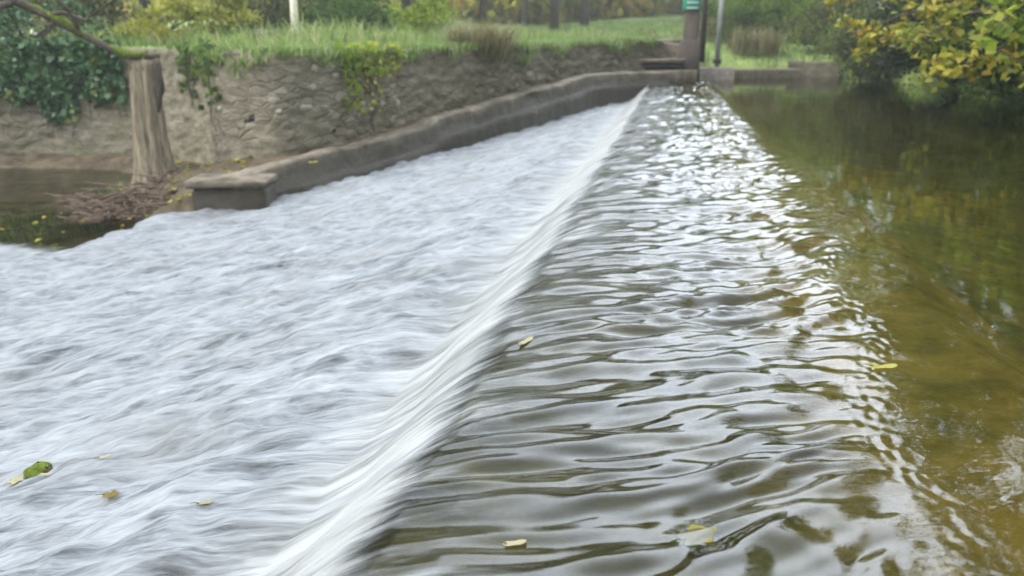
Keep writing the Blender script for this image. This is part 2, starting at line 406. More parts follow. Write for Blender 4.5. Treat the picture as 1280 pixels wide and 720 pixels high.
# ------------------------------------------------------------------ terrain: one sheet to the horizon
def axis(lo, hi, f0, f1, step, far=300):
    mid = np.arange(f0, f1 + 1e-6, step)
    a = f0 - np.geomspace(step, f0 - lo, 34)[::-1]; b = f1 + np.geomspace(step, hi - f1, 34)
    return np.concatenate([a, mid, b])
tx = axis(-350, 350, -15, 9, .14); ty = axis(-350, 400, -3, 27, .14)
TX, TY = np.meshgrid(tx, ty)
TZ = terrain_z(TX, TY)
uvt = np.stack([TX, TY], -1).reshape(-1, 2)
Vt = np.stack([TX, TY, TZ], -1).reshape(-1, 3)
cx = (TX[:-1, :-1] + TX[1:, 1:]) / 2; cy = (TY[:-1, :-1] + TY[1:, 1:]) / 2
cin = inside(cx, cy, POLY) | (seg_dist(cx, cy, WALL, False) < .22)
cmud = cin & ((kerb_side(cx, cy) > .05) | ((cx < XF - .3) & (cy > 4) & (terrain_z(cx, cy) > -1.0)))
def submesh(name, mask, material):
    F = gridfaces(len(ty), len(tx), mask)
    used = np.unique(F); mp = np.zeros(len(Vt), int); mp[used] = np.arange(len(used))
    return tag(obj(name, Vt[used], mp[F], material, smooth=True, origin=(0, 0, 0)), kind='structure')
submesh('ground', ~cin, M_GROUND)
submesh('river_bed', cin & ~cmud, M_BED)
submesh('muddy_bank', cmud, M_MUD)

# ------------------------------------------------------------------ weir body under the water
prof = [(XA + .25, -.16), (XA, -.075), (.2, -.11), (XC, -.14), (XC - .12, -.2), (XD, -.42), (XF, -1.02), (XF - .4, -1.25)]
ys = np.linspace(-2.2, 21, 60); ps = np.array(prof)
px = np.interp(np.linspace(0, 7, 50), np.arange(8), ps[:, 0]); pz = np.interp(np.linspace(0, 7, 50), np.arange(8), ps[:, 1])
X, Y = np.meshgrid(px, ys); Z = np.tile(pz, (len(ys), 1)) + .012 * fbm(X * 3, Y * 3, 3, 2)
keep = kerb_side((X[:-1, :-1] + X[1:, 1:]) / 2, (Y[:-1, :-1] + Y[1:, 1:]) / 2) < .25
Vw = np.stack([X, Y, Z], -1).reshape(-1, 3); F = gridfaces(len(ys), 50, keep)
Vb = Vw.copy(); Vb[:, 2] -= .5
tag(obj('weir', np.concatenate([Vw, Vb]), np.concatenate([F, F[:, ::-1] + len(Vw)]), M_WEIR, smooth=True),
    'long mossy concrete weir sloping away under the rushing water', 'weir')

RKX, RKY = (-1.98, 2.01)
# ------------------------------------------------------------------ water sheet from pool over crest and apron
rows = np.concatenate([np.linspace(-2.4, .85, 60)[:-1], .85 * np.exp(np.linspace(0, math.log(24.6 / .85), 640))])
cols = np.concatenate([np.linspace(XF - .25, XD - .05, 190)[:-1], np.linspace(XD - .05, XC + .1, 80)[:-1], np.linspace(XC + .1, XA + .1, 290)[:-1],
                       XA + .1 + np.geomspace(.01, 7.2, 100) - .01])
X, Y = np.meshgrid(cols, rows)
# streamline slope dY/dX across the section
sx = np.linspace(XF - 1, 9, 2000)
slope = np.interp(sx, [XF - 1, -3, -1.3, XD, XC - .05, XC + .35, XA, 9], [.75, .7, .55, .22, .15, .26, .42, .4])
SI = np.concatenate([[0], np.cumsum((slope[1:] + slope[:-1]) / 2 * np.diff(sx))])
mul = np.interp(sx, [XF, XD - .3, XD, XC + .1, XC + .5, XA, 9], [1, 1, .42, .5, 1, 1.2, 1.2])
LI = np.concatenate([[0], np.cumsum(mul[1:] * np.sqrt(1 + slope[1:]**2) * np.diff(sx))])
t_ = Y - np.interp(X, sx, SI); s_ = -np.interp(X, sx, LI)
t_ = t_ + .10 * pn(s_ * .9, t_ * 1.2, 31)
ce = .065 * pn(t_ * 2.2, s_ * .3, 11) + .02 * pn(t_ * 7, s_, 12)          # wobbling crest line
Xc = X - ce * (ss(XD - .3, XC, X) * ss(.2, XC, X))
def profile(x):
    z = np.interp(x, [XF - .3, XF, -2.5, XD - .35, XD - .02, -.80, -.70, -.60, XC, -.38, -.2, .5, .90, XA, XA + .1, 9],
                  [-.955, -.915, -.60, -.385, -.385, -.31, -.215, -.135, -.082, -.058, -.045, -.02, -.006, -.002, 0, 0])
    return z
zz = profile(Xc)
k_ = np.array([1, 2, 3, 2, 1.]) ; k_ /= k_.sum()
zp = np.pad(zz, ((0, 0), (2, 2)), 'edge'); zz = sum(zp[:, i:i + zz.shape[1]] * k_[i] for i in range(5))
slab = ss(XC - .15, XC + .15, X)
# where the ripples begin on the pool side: further from the edge close to the camera
edge = np.interp(Y, [-3, 1.2, 2.0, 3.2, 5, 9, 25], [.50, .58, .56, .70, .86, .93, .95]) + .10 * pn(Y * 1.6, Y * .2, 21) * (Y < 6)
rz = slab * ss(edge + .05, edge - .22, X)
big = np.interp(Y, [0, 3, 9, 22], [1.2, 1.3, 1.7, 2.4])
q = 1 / np.sqrt(big)
warp = .5 * pn(s_ * 1.3, t_ * 3.0, 41)
w1 = pn(s_ * 3.8 * q + warp, t_ * 9.5 * q + warp, 1); w2 = pn(s_ * 8.5 * q, t_ * 26 * q + warp * 3, 2); w3 = pn(s_ * 12 * q + warp * 3, t_ * 16 * q, 3)
w4 = pn(s_ * 13 * q + warp * 4, t_ * 36 * q + warp * 2, 4)
amp = np.clip(1 + .9 * pn(s_ * .9, t_ * 2.2, 44), .25, 1.8)
w5 = pn(s_ * 7 * q + warp * 2, t_ * 15 * q + warp, 8)
zz = zz + rz * big * (.0011 * w4 * amp * amp * ss(-.3, .3, X) + .0100 * w1 * (.6 + .4 * amp) + .0066 * w2 * amp + .0078 * w5 * amp + .0052 * w3 * ss(XC, .4, X))
# small standing wavelets along the bend
bend = np.exp(-((X - edge) / .05)**2) * ss(25, 2, Y)
zz = zz + bend * .0016 * pn(X * 40, Y * 30, 51) * big
# calm pool
pool = ss(XA - .1, XA + .3, X)
zz = zz + pool * (.0014 * pn(X * 1.6, Y * 1.1, 6) + .0004 * pn(X * 6, Y * 5, 7))
calm = slab * (1 - rz) * (1 - pool)
zz = zz + calm * (.0006 * pn(X * 9, Y * 9, 61))
# fall and apron
apr = ss(XD + .1, XD - .25, X)
fall = ss(XC + .05, XC - .12, X) * (1 - apr)
zz = zz + fall * (.014 * pn(s_ * 1.5, t_ * 7, 13) + .007 * pn(s_ * 3, t_ * 20, 14) + .004 * pn(s_ * 4, t_ * 48, 15))
zz = zz + apr * (.034 * pn(s_ * 1.6, t_ * 2.6, 16) + .026 * pn(s_ * 4.2, t_ * 7.5, 17) + .013 * pn(s_ * 9, t_ * 17, 18) + .005 * pn(s_ * 18, t_ * 34, 20))
rk = np.array([RKX, RKY]); zz = zz + .035 * np.exp(-((X - rk[0] - .07)**2 + (Y - rk[1] - .05)**2) / .005) - .03 * np.exp(-((X - rk[0] + .12)**2 + (Y - rk[1] + .09)**2) / .008)
zz = zz + .05 * np.exp(-((X - XF + .05) / .3)**2) * (1 + pn(Y * 3, X * 2, 19))
# splashing edge along the kerb
kd = -kerb_side(X, Y); kn = (kd > -.6) & (Y > 7.3) & (X < -.4)
zz = zz + np.where(kn & (kd < .6), .02 * np.exp(-(kd / .2)**2) * (1 + 2 * pn(Y * 5, X * 5, 71)) + .012 * pn(Y * 14, X * 12, 72), 0)
# foam cover, ripple strength, gloss
far = ss(3, 9, Y)
foam = np.interp(Xc, [XF - .3, XF + .1, -3.0, XD - .35, XD - .05, XD + .10, XC - .04, XC + .03, XC + .13, XC + .6, XA], [.74, .74, .64, .62, .52, .56, .58, .56, .16, .07, .04])
Xj = Xc + .085 * pn(t_ * 7, s_ * 1.5, 35) + .03 * pn(t_ * 24, s_ * 2, 36)
foam = np.where(X > XC - .15, np.interp(Xj, [XC - .15, XC - .06, XC + .0, XC + .09, XC + .5, XA], [.58, .56, .50, .34, .10, .04]), foam)
fall_lift = fall * (.75 + .5 * pn(s_ * 1.2, t_ * 9, 39)) + .8 * ss(XC + .08, XC - .03, Xj) * (X > XC)  # strength of the colour lift on the weakly lit fall
fall_lift = np.clip(fall_lift, 0, 1)
foam = foam + far * ss(XC + .05, XC - .03, X) * .09 + .10 * pn(X * .8, Y * .8, 33) * apr
foam = foam * (1 - (1 - rz) * slab)
foam = np.maximum(foam, rz * np.exp(-((X - edge + .10) / .24)**2) * .47 * ss(4, 7, Y) * ss(19, 15, Y))  # pale streaks painted in for the bright sky reflection along the bend
foam = foam * (1 - pool)
rip = .10 * pool * .25 + rz * (.16 + .22 * ss(.4, XC, X)) * np.interp(Y, [1, 2, 4.5], [.12, .3, 1]) + calm * .03 + (fall + apr) * .4
gloss = .012 + rz * (.03 + .17 * ss(.2, XC, X)) + (fall + apr) * .3 + pool * .04 * ss(6, 14, Y)
keep = (kerb_side((X[:-1, :-1] + X[1:, 1:]) / 2, (Y[:-1, :-1] + Y[1:, 1:]) / 2) < .12)
cxw = (X[:-1, :-1] + X[1:, 1:]) / 2
def water_part(name, c0, c1):
    sl_ = slice(c0, c1)
    nr, nc = X[:, sl_].shape
    V = np.stack([X[:, sl_], Y[:, sl_], zz[:, sl_]], -1).reshape(-1, 3)
    F = gridfaces(nr, nc, keep[:, c0:c1 - 1])
    return tag(obj(name, V, F, M_WATER, smooth=True, origin=(0, 0, 0), uv=np.stack([s_[:, sl_], t_[:, sl_]], -1).reshape(-1, 2),
                   attrs=dict(fall_lift=fall_lift[:, sl_].ravel(), foam=foam[:, sl_].ravel(), rip=rip[:, sl_].ravel(), gloss=gloss[:, sl_].ravel())), kind='structure')
ia = int(np.searchsorted(cols, XA))
water_part('weir_water', 0, ia + 1)
water_part('pool_water', ia, len(cols))

# river below the weir
rx = np.concatenate([-np.geomspace(14.2, 70, 40)[::-1], np.linspace(-14, XF - .1, 260)]); ry = np.concatenate([np.linspace(-30, -2.2, 50)[:-1], np.linspace(-2.2, 12.5, 380)])
X2, Y2 = np.meshgrid(rx, ry)
dd = (XF - X2)
t2 = X2 * .75 - Y2 * .66 ; s2 = -(X2 * .66 + Y2 * .75)
ripl = .030 * pn(X2 * 1.6, Y2 * 2.2, 23) + .015 * pn(X2 * 4, Y2 * 5, 24) + .006 * pn(X2 * 10, Y2 * 12, 25)
Z2 = -.95 + ripl * np.interp(dd, [0, 1.5, 5, 12], [1.3, .8, .5, .3]) * np.interp(Y2, [0, 7, 10], [1, .8, .35])
dk = np.maximum(0, Y2 - 7.0)
fo2 = .85 * np.exp(-((X2 + 6.3) / .9)**2 - ((Y2 - 5.5) / .75)**2) + .75 * np.exp(-np.maximum(0, dd - .1) / 1.1) * ss(6.6, 5.3, Y2) + .42 * np.exp(-dd / 3.5) * ss(7.4, 5.0, Y2) + .26 * pn(X2 * .8, Y2 * 1.1, 26) * ss(9.6, 8, Y2)
tag(obj('river_water', np.stack([X2, Y2, Z2], -1).reshape(-1, 3), gridfaces(len(ry), len(rx)), M_WATER, smooth=True, origin=(0, 0, 0),
        uv=np.stack([s2, t2], -1).reshape(-1, 2),
        attrs=dict(foam=np.clip(fo2, 0, .8).ravel(), rip=np.full(X2.size, .16), gloss=np.full(X2.size, .06))), kind='structure')

# ------------------------------------------------------------------ kerb
def kerb():
    P = smooth_path(np.array([K[0], K[1], K[2]]), 14)
    m = np.linspace(0, 1, 90)[1:-1, None]
    P = np.concatenate([P, K[2] + (K[3] - K[2]) * m, [K[3]]])
    root = empty('concrete_kerb', (float(P[:, 0].mean()), float(P[:, 1].mean()), -.9))
    tag(root, 'low brown concrete kerb sloping down beside the white water', 'kerb')
    T = np.gradient(P, axis=0); T[:, 2] = 0; T /= np.linalg.norm(T, axis=1)[:, None]
    Nn = np.stack([T[:, 1], -T[:, 0], 0 * T[:, 0]], 1)     # travelling towards the camera: right-hand side is landward
    sgn = -1 if (Nn[50] @ np.array([-1, 0, 0])) < 0 else 1
    Nn *= sgn
    sec = [(-.10, -1.3, 1), (-.10, -.36, 1), (-.09, -.27, 1), (-.03, -.245, 1), (-.01, -.14, .75), (0, -.02, .45), (.008, 0, 0), (.10, .012, 0), (.2, .008, 0), (.3, 0, 0), (.32, -.03, .1), (.33, -1.3, .3)]
    V = []; W = []
    for i, p in enumerate(P):
        p = p + np.array([0, 0, -.07 * float(ss(11.6, 11.4, p[1])) + .05 * float(ss(9.6, 9.5, p[1])) + .02 * float(pn(p[1] * 1.7, .2, 84))])
        r = .018 * pn(i * .9, np.arange(len(sec)) * 1.3, 81) + .028 * pn(i * .12, np.arange(len(sec)) * .5, 82)
        for j, (o_, z, w_) in enumerate(sec):
            V.append(p + Nn[i] * (o_ + r[j]) + np.array([0, 0, z + (r[j] * .8 if 3 < j < 10 else 0)])); W.append(w_)
    V = np.array(V); nc = len(sec)
    obj('coping', V, gridfaces(len(P), nc), M_KERB, root, smooth=True, attrs=dict(wet=W))
    b = MB(); e = K[3]
    b.box((e[0] - .02, e[1] + .14, e[2] - .05), (.84, .58, .07), R(14), .012, .008)
    b.box((e[0] + .0, e[1] + .17, e[2] - .5), (.78, .52, .8), R(14), .02, .014)
    Vb = np.concatenate(b.v)
    obj('end_slab', Vb, np.concatenate(b.f), M_KERB, root, attrs=dict(wet=np.clip((-.56 - Vb[:, 2]) * 9, 0, 1)))
kerb()

# ------------------------------------------------------------------ stone wall
def build_wall(P, name, label, render_amt, moss_fn=None):
    P = np.array(P); seg = np.hypot(*np.diff(P, axis=0).T); L = np.concatenate([[0], np.cumsum(seg)])
    n_ = int(L[-1] / .05); u = np.linspace(0, L[-1], n_)
    x = np.interp(u, L, P[:, 0]); y = np.interp(u, L, P[:, 1])
    # round the corners
    kk = np.ones(11) / 11; xs = np.convolve(np.pad(x, 5, 'edge'), kk, 'valid'); ys_ = np.convolve(np.pad(y, 5, 'edge'), kk, 'valid')
    tx_, ty_ = np.gradient(xs), np.gradient(ys_); l = np.hypot(tx_, ty_); nx, ny = ty_ / l, -tx_ / l   # towards the river
    top = wall_top(xs) + .06 * pn(u * .9, 0 * u, 91) + .04 * pn(u * 4, 0 * u, 92)
    zb = -1.3; nz = 46
    v = np.linspace(0, 1, nz)
    U, Vv = np.meshgrid(u, v); Z = zb + (top - zb)[None, :] * Vv
    cell = fbm(U * 3.2, Z * 9, 2, 93); bul = .12 * pn(U * .5, Z * .7, 94)
    off = (.03 - .02 * np.clip(render_amt(xs), 0, 1))[None, :] * np.tanh(cell * 3) + .022 * fbm(U * 6, Z * 12, 3, 95) + bul * .6 + .10 * (1 - Vv)
    XX = xs[None, :] + nx[None, :] * off; YY = ys_[None, :] + ny[None, :] * off
    rend = np.clip(render_amt(xs)[None, :] + .5 * fbm(U * .8, Z * 1.2, 3, 96), 0, 1)
    ms = np.clip((.55 * fbm(U * .9, Z * .9, 3, 97) + .45 * ss(.8, 1, Vv) + .45 * ss(-.5, -.95, Z) * (XX < -4) - .12), 0, .85)
    # top and back rows
    extra = []
    for o_, dz_ in ((-.12, .02), (-.35, .015), (-.5, -.05), (-.52, -1.2)):
        extra.append((xs + nx * o_, ys_ + ny * o_, top + dz_ + .015 * pn(u * 4, 0 * u, 98)))
    XX = np.concatenate([XX, [e[0] for e in extra]]); YY = np.concatenate([YY, [e[1] for e in extra]]); ZZ = np.concatenate([Z, [e[2] for e in extra]])
    rr = np.concatenate([rend, np.tile(rend[-1], (4, 1))]); mm = np.concatenate([ms, np.ones((4, n_)) * .6])
    UU = np.concatenate([U, np.tile(u, (4, 1))]); VV = np.concatenate([Z, [top + .15 * (i + 1) for i in range(4)]])
    root = empty(name, (float(xs.mean()), float(ys_.mean()), zb)); tag(root, label, 'wall')
    obj('stonework', np.stack([XX, YY, ZZ], -1).reshape(-1, 3), gridfaces(nz + 4, n_), M_WALL, root, smooth=True,
        uv=np.stack([UU, VV], -1).reshape(-1, 2), attrs=dict(render=rr.ravel(), moss=mm.ravel()))
    def at(uu, z):      # a point on the face
        i = int(np.clip(np.searchsorted(u, uu), 0, n_ - 1)); j = int(np.clip((z - zb) / (top[i] - zb) * (nz - 1), 0, nz - 1))
        return np.array([XX[j, i], YY[j, i], z]), np.array([nx[i], ny[i], 0]), math.atan2(ty_[i], tx_[i])
    return root, at, u, xs, ys_
wroot, wat, wu, wxs, wyx = build_wall(WALL, 'stone_wall', 'old brown rubble stone wall along the far bank of the river', lambda x: np.interp(x, [-9, -7, -4.9, -4.2], [.85, .9, .85, .4]))
def u_at_x(x): return float(np.interp(x, wxs, wu))
def x_at_col(px_):
    b_ = math.atan2((px_ - 640) / 1000, 1.0455) - R(11); a_ = np.arctan2(wxs, wyx)
    return float(wxs[np.argmin(abs(a_ - b_))])
# pale stones that stand out of the wall, and dark blocks standing in for the shade in its holes
for c_, y_, a_, b_ in [(338, 123, .14, .10), (370, 132, .20, .09), (405, 84, .18, .10), (383, 107, .12, .11), (341, 138, .08, .06), (392, 132, .07, .05), (390, 84, .1, .11), (412, 93, .11, .06), (270, 134, .09, .06),
                       (443, 128, .12, .11), (470, 129, .10, .11), (492, 128, .13, .15), (440, 82, .14, .07), (480, 85, .12, .06)]:
    x_ = x_at_col(c_); p0 = wat(u_at_x(x_), 0)[0]; z_ = CAMH + (55 - y_) / 1045 * (p0[1] * math.cos(R(11)) - p0[0] * math.sin(R(11)))
    p, nn, az = wat(u_at_x(x_), z_); b = MB(); b.box(p + nn * -.02, (a_, .1, b_), az, .03, .008)
    b.build('pale_stone', M_PALE, wroot)
for c_, y_, a_, b_ in [(303, 150, .20, .05), (309, 146, .11, .09), (402, 162, .10, .04)]:
    x_ = x_at_col(c_); p0 = wat(u_at_x(x_), 0)[0]; z_ = CAMH + (55 - y_) / 1045 * (p0[1] * math.cos(R(11)) - p0[0] * math.sin(R(11)))
    p, nn, az = wat(u_at_x(x_), z_); b = MB(); b.box(p - nn * .03, (a_, .09, b_), az, .02, .008)
    b.build('gap_shade', M_DARK, wroot)

# ------------------------------------------------------------------ leaves
def leaf_geo(C, size, up=.4, aspect=.55, n_dir=None, curl=.12):
    n_ = len(C); nrm = rng.normal(0, 1, (n_, 3)); nrm /= np.linalg.norm(nrm, axis=1)[:, None]
    nrm = nrm + (np.array([0, 0, up]) if n_dir is None else np.asarray(n_dir)); nrm /= np.linalg.norm(nrm, axis=1)[:, None]
    t = np.cross(nrm, rng.normal(0, 1, (n_, 3))); t /= np.linalg.norm(t, axis=1)[:, None]; b = np.cross(nrm, t)
    s = (size * rng.uniform(.6, 1.35, n_))[:, None]
    V = np.stack([C - t * s * .5, C - t * s * .05 + b * s * aspect * .5, C + t * s * .5 - nrm * s * curl, C - t * s * .05 - b * s * aspect * .5], 1)
    V[:, 1] += nrm * s * curl * .6; V[:, 3] += nrm * s * curl * .6
    return V.reshape(-1, 3), np.arange(n_ * 4).reshape(-1, 4)
def clumps(center, radii, n_cl, per, cl_r, seed_bias=0, shell=.5, flat=1.0):
    C = []; rn = []
    for i in range(n_cl):
        d = rng.normal(0, 1, 3); d /= np.linalg.norm(d); r = rng.random() ** (1 / 3) * (1 - shell) + shell * rng.random() ** .3
        c = np.array(center) + d * r * np.array(radii)
        k = int(per * rng.uniform(.6, 1.4)); rr = cl_r * rng.uniform(.6, 1.4)
        p = rng.normal(0, 1, (k, 3)) * rr * np.array([1, 1, .6 * flat]) * .6 + c
        C.append(p); tone = rng.random() ** 1.2
        rn.append(np.clip(tone * .6 + .4 * rng.random(k) + seed_bias, 0, 1) ** 1.1)
    return np.concatenate(C), np.concatenate(rn)
def foliage(name, C, rn, size, material, parent=None, **k):
    V, F = leaf_geo(C, size, **k)
    return obj(name, V, F, material, parent, attrs=dict(rnd=np.repeat(rn, 4)))
def gz(x, y): return float(terrain_z(np.array([x], float), np.array([y], float))[0])

def tree(x, y, h, crown_r, material, label, name='tree', trunk_r=.18, crown_lo=.3, n_cl=60, per=130, lsz=.17, lean=(0, 0), group=None, bark=None, wide=1.0, parts=None, cl_r=None):
    z0 = gz(x, y) - .1; root = empty(name, (x, y, z0)); tag(root, label, 'tree', group)
    top = np.array([x + lean[0], y + lean[1], z0 + h * .85])
    mid = np.array([x + lean[0] * .35 + rng.normal(0, .1), y + lean[1] * .35 + rng.normal(0, .1), z0 + h * .42])
    path = smooth_path([(x, y, z0), mid, top], 12)
    m = MB(); m.tube(path, np.linspace(trunk_r * 1.25, trunk_r * .25, 12), 10, .05)
    m.build('trunk', bark or M_BARK, root, smooth=True)
    cc = np.array([x + lean[0] * .8, y + lean[1] * .8, z0 + h * (crown_lo + 1) / 2]); rad = (crown_r * wide, crown_r, h * (1 - crown_lo) / 2)
    lm = MB()
    for i in range(9):
        a = i * 2.4 + rng.random(); f = rng.uniform(.3, .8); s0 = path[int(f * 11)]
        e = cc + np.array([math.cos(a) * rad[0] * .8, math.sin(a) * rad[1] * .8, rad[2] * rng.uniform(-.6, .7)])
        mm = (s0 + e) / 2 + np.array([0, 0, .25 * crown_r * .4])
        lm.tube(smooth_path([s0, mm, e], 7), np.linspace(trunk_r * .45, .015, 7), 6, .05)
    lm.build('limbs', bark or M_BARK, root, smooth=True)
    C, rn = clumps(cc, rad, n_cl, per, cl_r or crown_r * .3)
    C[:, 2] = np.maximum(C[:, 2], z0 + .15)
    foliage('crown', C, rn, lsz, material, root)
    return root
def shrub(x, y, h, r, material, label, name='shrub', n_cl=26, per=110, lsz=.09, cat='shrub', group=None, wide=1.0, z0=None, flat=1.0, dx=0, dy=0):
    z0 = gz(x, y) - .05 if z0 is None else z0; root = empty(name, (x, y, z0)); tag(root, label, cat, group)
    m = MB()
    for i in range(7):
        a = i * .9 + rng.random(); e = np.array([x + dx * .6 + math.cos(a) * r * .7 * wide, y + dy * .6 + math.sin(a) * r * .7, z0 + h * rng.uniform(.5, .95)])
        m.tube(smooth_path([(x, y, z0 + .02 * i), ((x + e[0]) / 2, (y + e[1]) / 2, z0 + h * .4), e], 6), np.linspace(.03, .006, 6), 6)
    m.build('stems', M_BARK, root)
    C, rn = clumps((x + dx, y + dy, z0 + h * .52), (r * wide, r, h * .5), n_cl, per, r * .32, flat=flat)
    C[:, 2] = np.maximum(C[:, 2], z0 + .02)
    foliage('foliage', C, rn, lsz, material, root)
    return root

# ---- placing by eye-line: a point at a pixel column of the photograph and a chosen distance
TH = math.atan(.305); YW = R(11)
def col(px, dist, py=None):
    x = (px - 640) / 1000; y_ = 0 if py is None else (360 - py) / 1000
    F_ = math.cos(TH) + y_ * math.sin(TH); Z_ = y_ * math.cos(TH) - math.sin(TH)
    X_ = x * math.cos(YW) - F_ * math.sin(YW); Y_ = x * math.sin(YW) + F_ * math.cos(YW)
    k = dist / math.hypot(X_, Y_)
    return (X_ * k, Y_ * k) if py is None else (X_ * k, Y_ * k, CAMH + Z_ * k)
def hz(py, dist): return CAMH + (55 - py) / 1045 * dist   # height seen at that row

# ---- shrubs and trees on the far bank
x, y = col(235, 17); shrub(x, y, 1.0, .85, L_YEL, 'bright yellow shrub on top of the stone wall, left of the brown stone pile', n_cl=16, per=100, lsz=.12, wide=1.2, group='yellow shrubs')
x, y = col(312, 18.5); shrub(x, y, 1.1, .7, L_YEL, 'bright yellow shrub rising just behind the brown stone pile', n_cl=14, per=90, lsz=.12, group='yellow shrubs')
x, y = col(85, 15.5); shrub(x, y, 1.0, 1.0, L_IVY, 'dark green bramble mound on the wall top, above the ivy', n_cl=24, per=90, lsz=.09, wide=1.3)
x, y = col(12, 19); shrub(x, y, 1.6, 1.2, L_OLIVE, 'olive shrub with tan leaves at the left edge of the photo', n_cl=26, per=90, lsz=.12)
x, y = col(140, 21); shrub(x, y, 1.7, 1.2, L_OLIVE, 'loose olive shrub behind the mossy branch', n_cl=24, per=90, lsz=.12)
x, y = col(455, 19.5); shrub(x, y, 1.35, 1.1, L_GREEN, 'deep green leafy shrub just right of the white post', n_cl=30, per=120, lsz=.12)
x, y = col(545, 21); shrub(x, y, 1.25, 1.0, L_LIME, 'pale green weedy shrub left of the dry grass tuft', n_cl=22, per=90, lsz=.12)
x, y = col(375, 24); shrub(x, y, 1.9, 1.4, L_OLIVE, 'dull olive bush behind the white post', n_cl=26, per=90, lsz=.14)
x, y = col(915, 30); shrub(x, y, 2.4, 1.9, L_GREEN, 'bushy green shrub right of the thin grey pole', n_cl=34, per=110, lsz=.16)
x, y = col(790, 25.5); shrub(x, y, .55, .5, L_OLIVE, 'small low olive bush on the grass left of the tall brown post', n_cl=10, per=60, lsz=.09)
x, y = col(1040, 27); shrub(x, y, 2.6, 1.8, L_OLIVE, 'grey green bush beyond the end of the pool, right of the stone plinth', n_cl=34, per=110, lsz=.13)
for px_, d_, h_, L_, lab in [(905, 27.5, 1.5, L_GREEN, 'low green shrub just above the far brown ledge'), (950, 29, 1.7, L_LIME, 'lime green shrub behind the gap between ledge and plinth'),
                             (1003, 26.5, 1.5, L_OLIVE, 'olive shrub crowding over the stone plinth'), (1045, 23.5, 1.3, L_GREEN, 'deep green shrub at the water just right of the stone plinth')]:
    x, y = col(px_, d_); shrub(x, y, h_, 1.1, L_, lab, n_cl=26, per=100, lsz=.12, group='shrubs at the far end of the pool')
x, y = col(1000, 38); shrub(x, y, 3.4, 2.6, L_LIME, 'sunlit lime green bush far behind the stone plinth', n_cl=34, per=110, lsz=.22)

tr = [ # column, distance, height, crown radius, leaf, crown bottom, trunk radius, label
 (45, 20, 7.0, 3.2, L_GREEN, .42, .28, 'tree with a thick brown trunk behind the ivy at far left'),
 (122, 26, 7.8, 3.6, L_OLIVE, .35, .2, 'slim trunked tree standing behind the mossy branch'),
 (225, 31, 12.6, 4.1, L_LIME, .12, .2, 'pale green tree rising behind the left yellow shrub'),
 (330, 34, 12.6, 3.9, L_OLIVE, .1, .2, 'olive tree rising behind the right yellow shrub'),
 (430, 31, 13.3, 3.9, L_GREEN, .08, .2, 'green tree rising behind the white post'),
 (520, 36, 16.7, 4.1, L_OLIVE, .1, .22, 'olive tree rising far behind the deep green shrub'),
 (607, 33, 15.1, 3.2, L_OLIVE, .35, .16, 'pale trunked tree behind the dry grass tuft'),
 (655, 45, 17.5, 3.9, L_LIME, .16, .2, 'lime green tree behind the pale trunk and grass slope'),
 (688, 36, 15.8, 3.0, L_OLIVE, .36, .2, 'tree with the first dark trunk right of the dry grass tuft'),
 (722, 40, 16.7, 3.2, L_GREEN, .36, .24, 'tree with the dark trunk nearest the brown post'),
 (800, 52, 17.5, 4.3, L_OLIVE, .1, .2, 'far olive tree seen left of the green topped post'),
 (900, 48, 14.2, 4.1, L_LIME, .08, .2, 'far lime tree right of the green topped post'),
 (980, 55, 15.7, 4.8, L_LIME, .08, .22, 'far lime tree above the stone plinth at the end of the pool'),
]
for px_, d_, h_, r_, L_, lo, t_r, lab in tr:
    x, y = col(px_, d_)
    tree(x, y, h_, r_, L_, lab, trunk_r=t_r * .8, crown_lo=lo, n_cl=85, per=120, lsz=.26, group='trees behind the far bank')
# far wood that closes the view
C = []; rn = []
for i in range(34):
    a = R(-72 + i * 4.3) + rng.normal(0, .02); d_ = rng.uniform(60, 78)
    c_, r_ = clumps((math.sin(a) * d_, math.cos(a) * d_, 4.6), (4.8, 3, 4.4), 60, 60, 1.6)
    C.append(c_); rn.append(r_)
for i in range(16):     # lower, brighter edge of the wood
    a = R(-50 + i * 5.2) + rng.normal(0, .02); d_ = rng.uniform(50, 58)
    c_, r_ = clumps((math.sin(a) * d_, math.cos(a) * d_, 3.6), (3.6, 2, 2.2), 40, 70, 1.0, seed_bias=.25)
    C.append(c_); rn.append(r_)
C = np.concatenate(C); rn = np.concatenate(rn); C[:, 2] = np.maximum(C[:, 2], .5)
tag(foliage('woodland', C, rn, .6, L_YGREEN), 'yellow green wood closing the view far behind', 'wood', kind='stuff')

# ---- right bank: tall trees leaning over the pool, and shrubs at the water
rt = [
 (7.6, 16.5, 8.5, 3.2, L_LIME, (-1.4, 0), 'lime leaved tree leaning over the right side of the pool, nearer than its lime neighbour'),
 (7.4, 11.0, 10, 3.4, L_YGREEN, (-1.4, 0), 'yellow green tree on the right bank behind the yellow leaved branch'),
 (8.0, 5.5, 10.5, 3.4, L_YGREEN, (-1.3, 0), 'tall yellow green tree on the right bank outside the photo'),
 (9.2, 0.0, 11, 3.6, L_GREEN, (-1.5, 0), 'tall green tree on the right bank beside the camera'),
 (8.6, 22.5, 8.5, 3.2, L_LIME, (-.8, 0), 'lime tree on the right bank beyond the shrubs'),
 (13, 13, 11, 4.0, L_OLIVE, (-1, 0), 'large olive tree set back on the right bank'),
 (8.2, 19.8, 8.0, 3.0, L_LIME, (-1.2, 0), 'lime leaved tree leaning over the pool beyond the dark shrubs'),
 (6.5, 29, 8.5, 3.6, L_LIME, (-.5, 0), 'lime tree behind the grey green bush at the end of the pool'),
 (7.9, 8.2, 9.0, 3.2, L_YGREEN, (-1.3, 0), 'yellow green tree on the right bank between two taller trees'),
]
